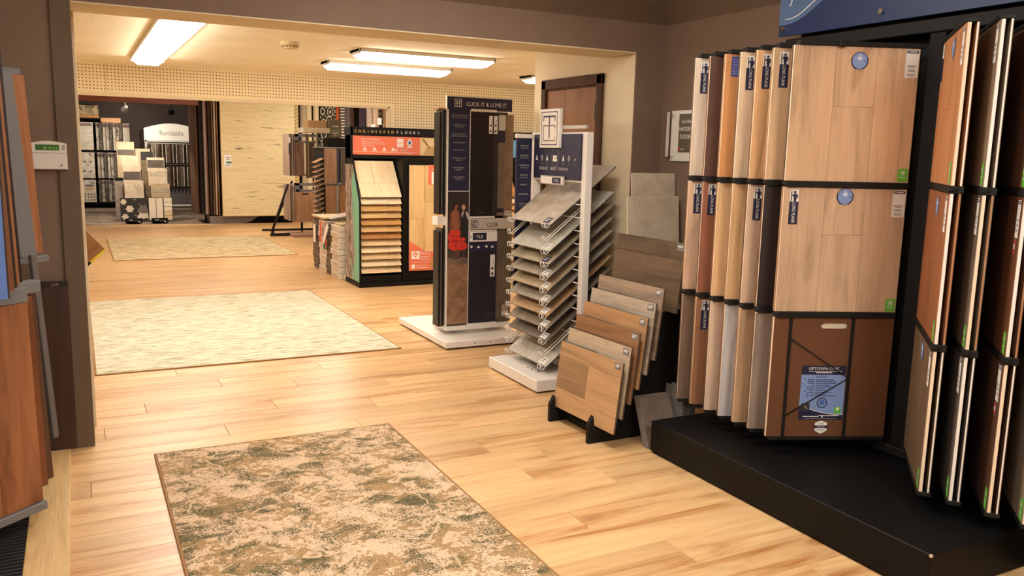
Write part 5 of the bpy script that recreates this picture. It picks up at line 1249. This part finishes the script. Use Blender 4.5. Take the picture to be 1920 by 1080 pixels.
def ogee():
    m, nt, bs = nodes('black rug with cream rings')
    mp = mapping(nt, (1, .0, .62), False); v = nt.nodes.new('ShaderNodeTexVoronoi'); v.inputs['Scale'].default_value = 7; v.inputs['Randomness'].default_value = .3
    link(nt, mp.outputs[0], v.inputs['Vector']); s = nt.nodes.new('ShaderNodeMath'); s.operation = 'PINGPONG'; s.inputs[1].default_value = .14; link(nt, v.outputs['Distance'], s.inputs[0])
    r = ramp(nt, s.outputs[0], [(.0, lin((40, 46, 48))), (.09, lin((40, 46, 48))), (.105, lin((206, 188, 150)))]); link(nt, r.outputs[0], bs.inputs['Base Color']); bs.inputs['Roughness'].default_value = .9; return m
t = thing('hanging_rug', 'black rug with cream ring pattern hanging behind the racks', 'rug', (4.93, 18.3, 1.2))
MB().box((-.18, 0, 0), (.16, .014, 1.5), ogee(), .003).build('pile', t)
roll('thin rust orange rug roll right of the patterned black rug', 5.13, 18.3, .035, 2.62, paint('rust rug', (196, 96, 52), .9, .5))
roll('striped cream and black rug roll behind the dark olive carton', 5.24, 18.3, .06, 2.62, stripes('cream black stripe', (220, 204, 186), (64, 54, 54), 'Z', 5))
roll('plum and grey rug roll behind the dark olive carton', 5.38, 18.4, .075, 2.6, stripes('plum stripe', (92, 74, 84), (150, 132, 124), 'X', 9))
roll('brown rug roll standing behind the black display', 5.50, 18.5, .06, 2.6, paint('brown rug', (110, 84, 66), .9, .5))
t = thing('hanging_rug', 'dark plum rug hanging above the coral display with a small white tag', 'rug', (5.46, 17.6, 1.2))
MB().box((-.06, 0, 0), (.075, .02, 1.5), paint('dark plum rug', (52, 40, 52), .9, .5), .003).build('pile', t)
MB().box((-.03, -.004, .78), (.03, 0, .86), plain('pale tag', (196, 190, 206))).build('tag', t)
roll('speckled beige rug roll above the coral display', 5.70, 17.7, .075, 2.62, stone('speckled beige rug', (206, 188, 168), (140, 116, 100), 60, .9), -.02)
roll('pale tan rug roll in plastic above the coral display', 5.86, 17.7, .075, 2.62, paint('pale tan rug', (196, 170, 142), .9, .5), -.03)
roll('black and tan rug roll above the coral display', 5.98, 17.8, .05, 2.62, stripes('black tan stripe', (62, 50, 46), (160, 132, 108), 'Z', 3), -.03)
roll('wide brown rug roll leaning above the coral display', 6.12, 17.6, .11, 2.62, stripes('brown fleck', (142, 108, 80), (120, 88, 64), 'Z', 14, dist=4), -.04)
roll('dark rug roll at the right end above the coral display', 6.33, 17.9, .07, 2.62, paint('dark brown rug', (70, 52, 42), .9, .5), -.02)
for k, (x, z) in enumerate(((5.70, 1.98), (5.84, 2.12), (5.97, 2.0))):
    tag(MB().box((x-.045, 17.58+.0, z), (x+.045, 17.59, z+.14), WPRINT).build('price_tag', None), 'white price tag on the rug rolls above the coral display, %s from the left' % ORD[k], 'tag')

# board corner showing past the left jamb
CB = thing('sample_board', 'brown board corner with a yellow edge poking out past the left jamb', 'sample board', T=frame((.0, 11.0, .36), (1, 0, .0), (0, .12, 1)) @ Matrix.Rotation(-.72, 4, 'Y'))
MB().box((-.2, 0, -.2), (.2, .016, .2), wood('cork brown board', (150, 106, 56), (110, 74, 40), 'x'), .002).build('panel', CB)
MB().box((-.2, -.003, -.2), (.2, .0, -.172), plain('yellow strip', (206, 190, 40), .5)).box((-.2, -.0035, -.2), (-.02, .0, -.17), BLACK).build('yellow_edge', CB)
MB().box((-.2, -.003, .185), (.2, .0, .2), stone('torn pale edge', (220, 206, 180), (60, 50, 44), 30)).build('torn_edge', CB)
EA = thing('display_easel', 'black easel behind the left jamb carrying the brown board', 'easel', (-.12, 11.1, 0))
MB().tube([(-.1, .1, 0), (0, .06, .8)], .012, RAIL, 6).tube([(.1, .1, 0), (0, .06, .8)], .012, RAIL, 6).tube([(0, .5, 0), (0, .06, .8)], .012, RAIL, 6).box((-.12, -.06, .10), (.12, .1, .12), RAIL, .003).build('frame', EA)

# ------------------------------------------------------------ tile niche
# left wall rack: three rows of tile boards
NR = thing('tile_rack', 'dark wall rack of white tile boards at the left of the tile niche', 'display rack', (.6, 23.45, 0))
MB().box((-.5, .05, .05), (.62, .2, 2.1), BLACK, .003).box((-.5, -.25, .10), (.62, .05, .14), RAIL).box((-.5, -.25, .62), (.62, .05, .66), RAIL).box((-.5, -.25, 1.34), (.62, .05, 1.38), RAIL).build('frame', NR)
ROWS = [('upper', 1.42, 2.08, 9), ('middle', .74, 1.36, 9), ('lower', .16, .70, 9)]
WT = [stone('white tile board', (222, 212, 198), (190, 174, 158), 9, .5), stone('grey tile board', (150, 138, 126), (60, 52, 48), 16, .5, .4, .6), stone('mixed tile board', (214, 202, 188), (96, 80, 70), 12, .5, .42, .5)]
for nm, z0, z1, n in ROWS:
    fb = thing('tile_board', 'front white tile board facing forward in the %s row at the left of the niche' % nm, 'tile board', (.30, 23.1, z0))
    MB().box((-.16, 0, 0), (.14, .012, z1-z0), WT[0], .001).build('panel', fb)
    MB().rect(-.14, .12, z1-z0-.09, z1-z0-.02, WT[2] if nm != 'upper' else plain('mauve print', (120, 100, 96)), -.002).build('header_print', fb)
    s = MB()
    if nm == 'lower':
        for q, c in enumerate(((70, 62, 60), (206, 142, 70))):
            zz = .40-.085*q
            for k in range(3):
                x = -.10+.065*k
                s.poly([(x, -.002, zz), (x+.033, -.002, zz-.035), (x+.066, -.002, zz), (x+.066, -.002, zz+.04), (x+.033, -.002, zz+.005), (x, -.002, zz+.04)], plain('chevron print %d' % q, c))
        for a in range(4):
            for b_ in range(3): s.disc((-.1+.063*a, .05+.07*b_), .02, plain('dot print %d' % ((a+b_) % 3), ((60, 50, 46), (150, 112, 80), (104, 84, 70))[(a+b_) % 3]), 10, None, -.002)
    elif nm == 'middle':
        for x, zz in ((-.08, .38), (.05, .38), (-.1, .15), (.04, .14)): s.poly([(x-.04, -.002, zz), (x+.04, -.002, zz), (x+.03, -.002, zz+.03), (x+.01, -.002, zz+.045), (x-.02, -.002, zz+.03)], plain('photo print', (110, 98, 92)))
        s.rect(-.12, .1, .27, .275, LINE, -.002).rect(-.12, .1, .05, .09, plain('photo print pale', (190, 180, 170)), -.002)
    else:
        for a in range(3):
            for b_ in range(3): s.rect(-.1+.07*a, -.07+.07*a, .2+.11*b_, .22+.11*b_, plain('photo print pale', (190, 180, 170)), -.002)
    s.build('print', fb)
    for k in range(n):
        o = MB().box((0, 0, 0), (.014, .28, z1-z0), WT[(k*2+len(nm)) % 3] if nm != 'lower' else WT[1+(k % 2)], .001).box((-.002, 0, z1-z0-.1), (0.016, .28, z1-z0-.02), plain('mauve print', (120, 100, 96))).build('tile_board', None, Matrix.Translation((.50+.075*k, 23.08, z0)) @ Matrix.Rotation(-.55, 4, 'Z'))
        tag(o, 'thin tile board in the %s row of the left niche rack, %s from the left' % (nm, ORD[k]), 'tile board', 'thin tile boards in the %s row of the niche rack' % nm)
bx = thing('storage_box', 'tan box with a dark base on the shelf above the niche rack', 'box', (.35, 23.2, 2.19))
MB().box((-.22, -.1, .06), (.23, .15, .30), stone('woven box', (172, 146, 100), (92, 72, 50), 6, .6, .42, .55), .01).build('body', bx)
MB().box((-.23, -.12, 0), (.24, .17, .06), wood('amber box base', (190, 130, 60), None, 'x'), .006).build('base', bx)
tag(MB().box((.02, 23.0, 2.155), (.62, 23.6, 2.185), BLACK, .003).build('shelf', None), 'black shelf carrying the box at the top left of the niche', 'shelf')
tag(MB().box((.62, 23.1, 2.09), (1.06, 23.14, 2.20), wood('orange top board', (200, 144, 92), None, 'x'), .003).build('sample_board', None), 'orange wood board lying on top of the niche tile rack', 'sample board')
# arched tile rack
AR = thing('tile_rack', 'white arched tile rack with two rows of thin boards at the back of the niche', 'display rack', (2.22, 23.4, 0))
LGR = plain('pale grey frame', (196, 190, 182), .5)
arch = [(-.64, 1.70), (.65, 1.70), (.65, 1.99)]+[(.65-1.29*k/16, 1.99+.13*math.sin(math.pi*k/16)) for k in range(1, 16)]+[(-.64, 1.99)]
MB().prism(arch, -.2, -.17, WHITE, 'y').build('arched_header', AR)
MB().text('floridatile', 0, 1.82, .17, plain('grey lettering', (104, 100, 98)), -.204, 'c', False, .15).build('header_lettering', AR)
MB().box((-.64, -.2, 1.655), (.65, -.16, 1.70), LGR, .003).box((-.63, -.2, .03), (-.58, -.15, 1.70), LGR, .003).box((.64, -.2, .03), (.69, -.15, 1.70), LGR, .003).build('frame', AR)
MB().box((-.6, -.02, .05), (.66, .02, 1.66), CHAR, .002).build('back_panel', AR)
MB().box((-.12, -.17, .10), (.66, -.13, .52), plain('grey drip panel', (82, 76, 74), .5), .002).build('lower_panel', AR)
MB().box((-.6, -.24, .03), (.70, -.1, .085), LGR, .003).build('base', AR)
MB().tube([(-.6, -.2, 1.62), (.68, -.2, 1.62)], .012, LGR, 6).tube([(-.6, -.2, 1.09), (.68, -.2, 1.09)], .012, LGR, 6).build('hanging_rail', AR)
TS = [stone('rack tile %d' % k, c, d_, 14, .4, .42, .58) for k, (c, d_) in enumerate((((142, 128, 114), (80, 66, 58)), ((186, 172, 156), (120, 100, 86)), ((96, 82, 72), (48, 40, 36)), ((206, 192, 176), (150, 134, 120)), ((116, 90, 72), (60, 46, 38))))]
for nm, z0, z1 in (('upper', 1.13, 1.60), ('lower', .55, 1.05)):
    for k in range(16):
        o = MB().box((0, 0, 0), (.012, .26, z1-z0), TS[(k*3+len(nm)+k//5) % 5], .001).box((-.004, -.004, 0), (.016, .004, z1-z0), TS[3 if k % 3 else 4]).build('tile_board', None, Matrix.Translation((1.64+.082*k, 22.98, z0)) @ Matrix.Rotation(-.5, 4, 'Z'))
        tag(o, 'thin tile board in the %s row of the arched rack, %s from the left' % (nm, ORD[k]), 'tile board', 'thin tile boards in the %s row of the arched rack' % nm)
# stepped stacks of tile boards in front
IV = stone('ivory tile board', (232, 218, 196), (214, 196, 170), 7, .5); SGB = stone('stone grey band', (104, 94, 84), (80, 72, 66), 9, .5); BE = stone('beige tile board', (214, 192, 160), (196, 172, 138), 7, .5)
def tboard(label, x, y, z0, w_, h_, mat, extra=None, T=None):
    t = thing('tile_board', label, 'tile board', T=frame((x, y, z0), (1, 0, 0), (0, .1, 1)))
    MB().box((-w_/2, 0, 0), (w_/2, .012, h_), mat, .001).build('panel', t)
    if extra: extra(t, w_, h_)
def band(z0, z1, mat):
    def f(t, w_, h_): MB().box((-w_/2+.01, -.003, z0*h_), (w_/2-.01, 0, z1*h_), mat, .001).build('tile', t)
    return f
def hexes(pts, r, mat):
    def f(t, w_, h_):
        for x, z in pts: MB().prism([(x+r*math.cos(a*math.pi/3+.52), z+r*math.sin(a*math.pi/3+.52)) for a in range(6)], -.004, 0, mat, 'y').build('tile', t)
    return f
tboard('white tile board with hexagon pieces, lowest of the left stepped stack in the niche', 1.06, 18.95, .45, .36, .40, IV, hexes([(.02, .30), (.09, .31), (.05, .25), (.12, .25), (.09, .2)], .03, plain('hex outline', (206, 190, 166))))
tboard('white tile board with a dark grey band, middle of the left stepped stack', 1.04, 19.1, .82, .34, .34, IV, band(.12, .62, SGB))
tboard('white tile board with a ceramic strip, top of the left stepped stack', 1.02, 19.25, 1.08, .33, .26, IV, band(.2, .3, stone('grey strip', (180, 170, 158))))
tboard('tall beige tile board behind the left stepped stack', .97, 19.6, .01, .34, 1.63, BE, band(.83, .9, SGB))
tboard('beige tile board with a square inset, lowest of the right stepped stack', 1.56, 18.95, .45, .36, .34, BE, band(.5, .75, stone('inset tile', (222, 204, 172))))
tboard('cream tile board, middle of the right stepped stack', 1.53, 19.1, .74, .36, .36, IV, band(.55, .85, stone('cream inset', (226, 212, 186))))
tboard('tile board with a dark band, top of the right stepped stack', 1.51, 19.25, 1.04, .34, .28, IV, band(.25, .82, SGB))
tboard('small tan board behind the two stepped stacks', 1.36, 19.5, .01, .2, 1.25, stone('olive tan tile', (140, 120, 90), (112, 94, 70)))
tboard('black tile board behind the two stepped stacks', 1.38, 19.62, .01, .24, 1.43, stone('black tile', (40, 38, 38), (24, 23, 23)))
tboard('beige and black split board behind the two stepped stacks', 1.31, 19.75, .01, .3, 1.49, BE, None)
tboard('grey tile leaning at the left of the stepped stacks', .80, 19.2, .01, .18, .89, stone('mid grey tile', (170, 156, 144), (146, 132, 122)), band(.93, 1.0, BLACK))
for nm, x in (('left', 1.08), ('right', 1.56)):
    st = thing('display_stand', 'dark easel stand under the %s stepped stack of tile boards' % nm, 'display stand', (x, 19.3, 0))
    MB().prism([(-.33, 0), (-.33, .44), (-.19, .46), (-.19, .78), (-.04, .8), (-.04, 1.06), (.02, 1.06), (.2, 0)], -.15, -.13, BLACK, 'x').prism([(-.33, 0), (-.33, .44), (-.19, .46), (-.19, .78), (-.04, .8), (-.04, 1.06), (.02, 1.06), (.2, 0)], .13, .15, BLACK, 'x').box((-.14, .0, .1), (.14, .03, 1.0), BLACK).build('frame', st)
def hexboard(t, w_, h_):
    whm = plain('white hexagon tile', (232, 224, 206), .4); grm = plain('grey hexagon tile', (120, 112, 104), .5)
    def cl(cx, cz, r, n, mat):
        pts = [(0, 0)]+[(1.75*r*math.cos(a*math.pi/3), 1.75*r*math.sin(a*math.pi/3)) for a in range(6)]
        for x, z in pts[:n]: MB().prism([(cx+x+r*math.cos(a*math.pi/3+.52), cz+z+r*math.sin(a*math.pi/3+.52)) for a in range(6)], -.006, 0, mat, 'y').build('hexagon_tile', t)
    cl(-.19, .39, .022, 7, whm); cl(-.08, .25, .028, 7, whm); cl(.17, .24, .036, 7, grm); cl(-.17, .09, .024, 7, whm); cl(.17, .09, .045, 5, whm)
    for x, z in ((0.02, .43), (.1, .34), (.02, .12), (.08, .2)): MB().rect(x-.022, x+.022, z, z+.008, WPRINT, -.001).build('caption', t)
def slats(t, w_, h_):
    wh = plain('white glazed tile', (236, 228, 212), .3)
    for a, b_ in ((-.215, -.085), (-.075, .045)): MB().box((a, -.006, .02), (b_, 0, h_-.01), wh, .002).build('tile', t)
    for k in range(5): MB().box((.065, -.006, .02+k*.092), (.22, 0, .105+k*.092), wh if k > 1 else plain('cream glazed tile', (222, 200, 160), .3), .002).build('tile', t)
tboard('black board with white and grey hexagon mosaic samples on the niche floor', 1.02, 18.56, .05, .50, .47, plain('black board', (38, 36, 36), .5), hexboard)
tboard('board of long white and short glazed tiles on the niche floor', 1.51, 18.52, .05, .46, .48, plain('dark brown board', (58, 48, 42), .5), slats)
for lab, x in (('hexagon', 1.0), ('long white tile', 1.48)):
    t = thing('sign_holder', 'black holder with white lettering under the %s board' % lab, 'holder', (x, 18.46, .012))
    MB().box((-.155, 0, 0), (.155, .016, .105), BLACK2, .003).box((-.12, 0, 0), (.12, .14, .04), BLACK2, .002).build('plate', t)
    MB().text('VINE', -.055, .058, .035, WPRINT, -.002, 'c').rect(.0, .09, .048, .053, plain('gold print', (216, 180, 96)), -.002).rect(.085, .115, .026, .046, WPRINT, -.002).build('lettering', t)
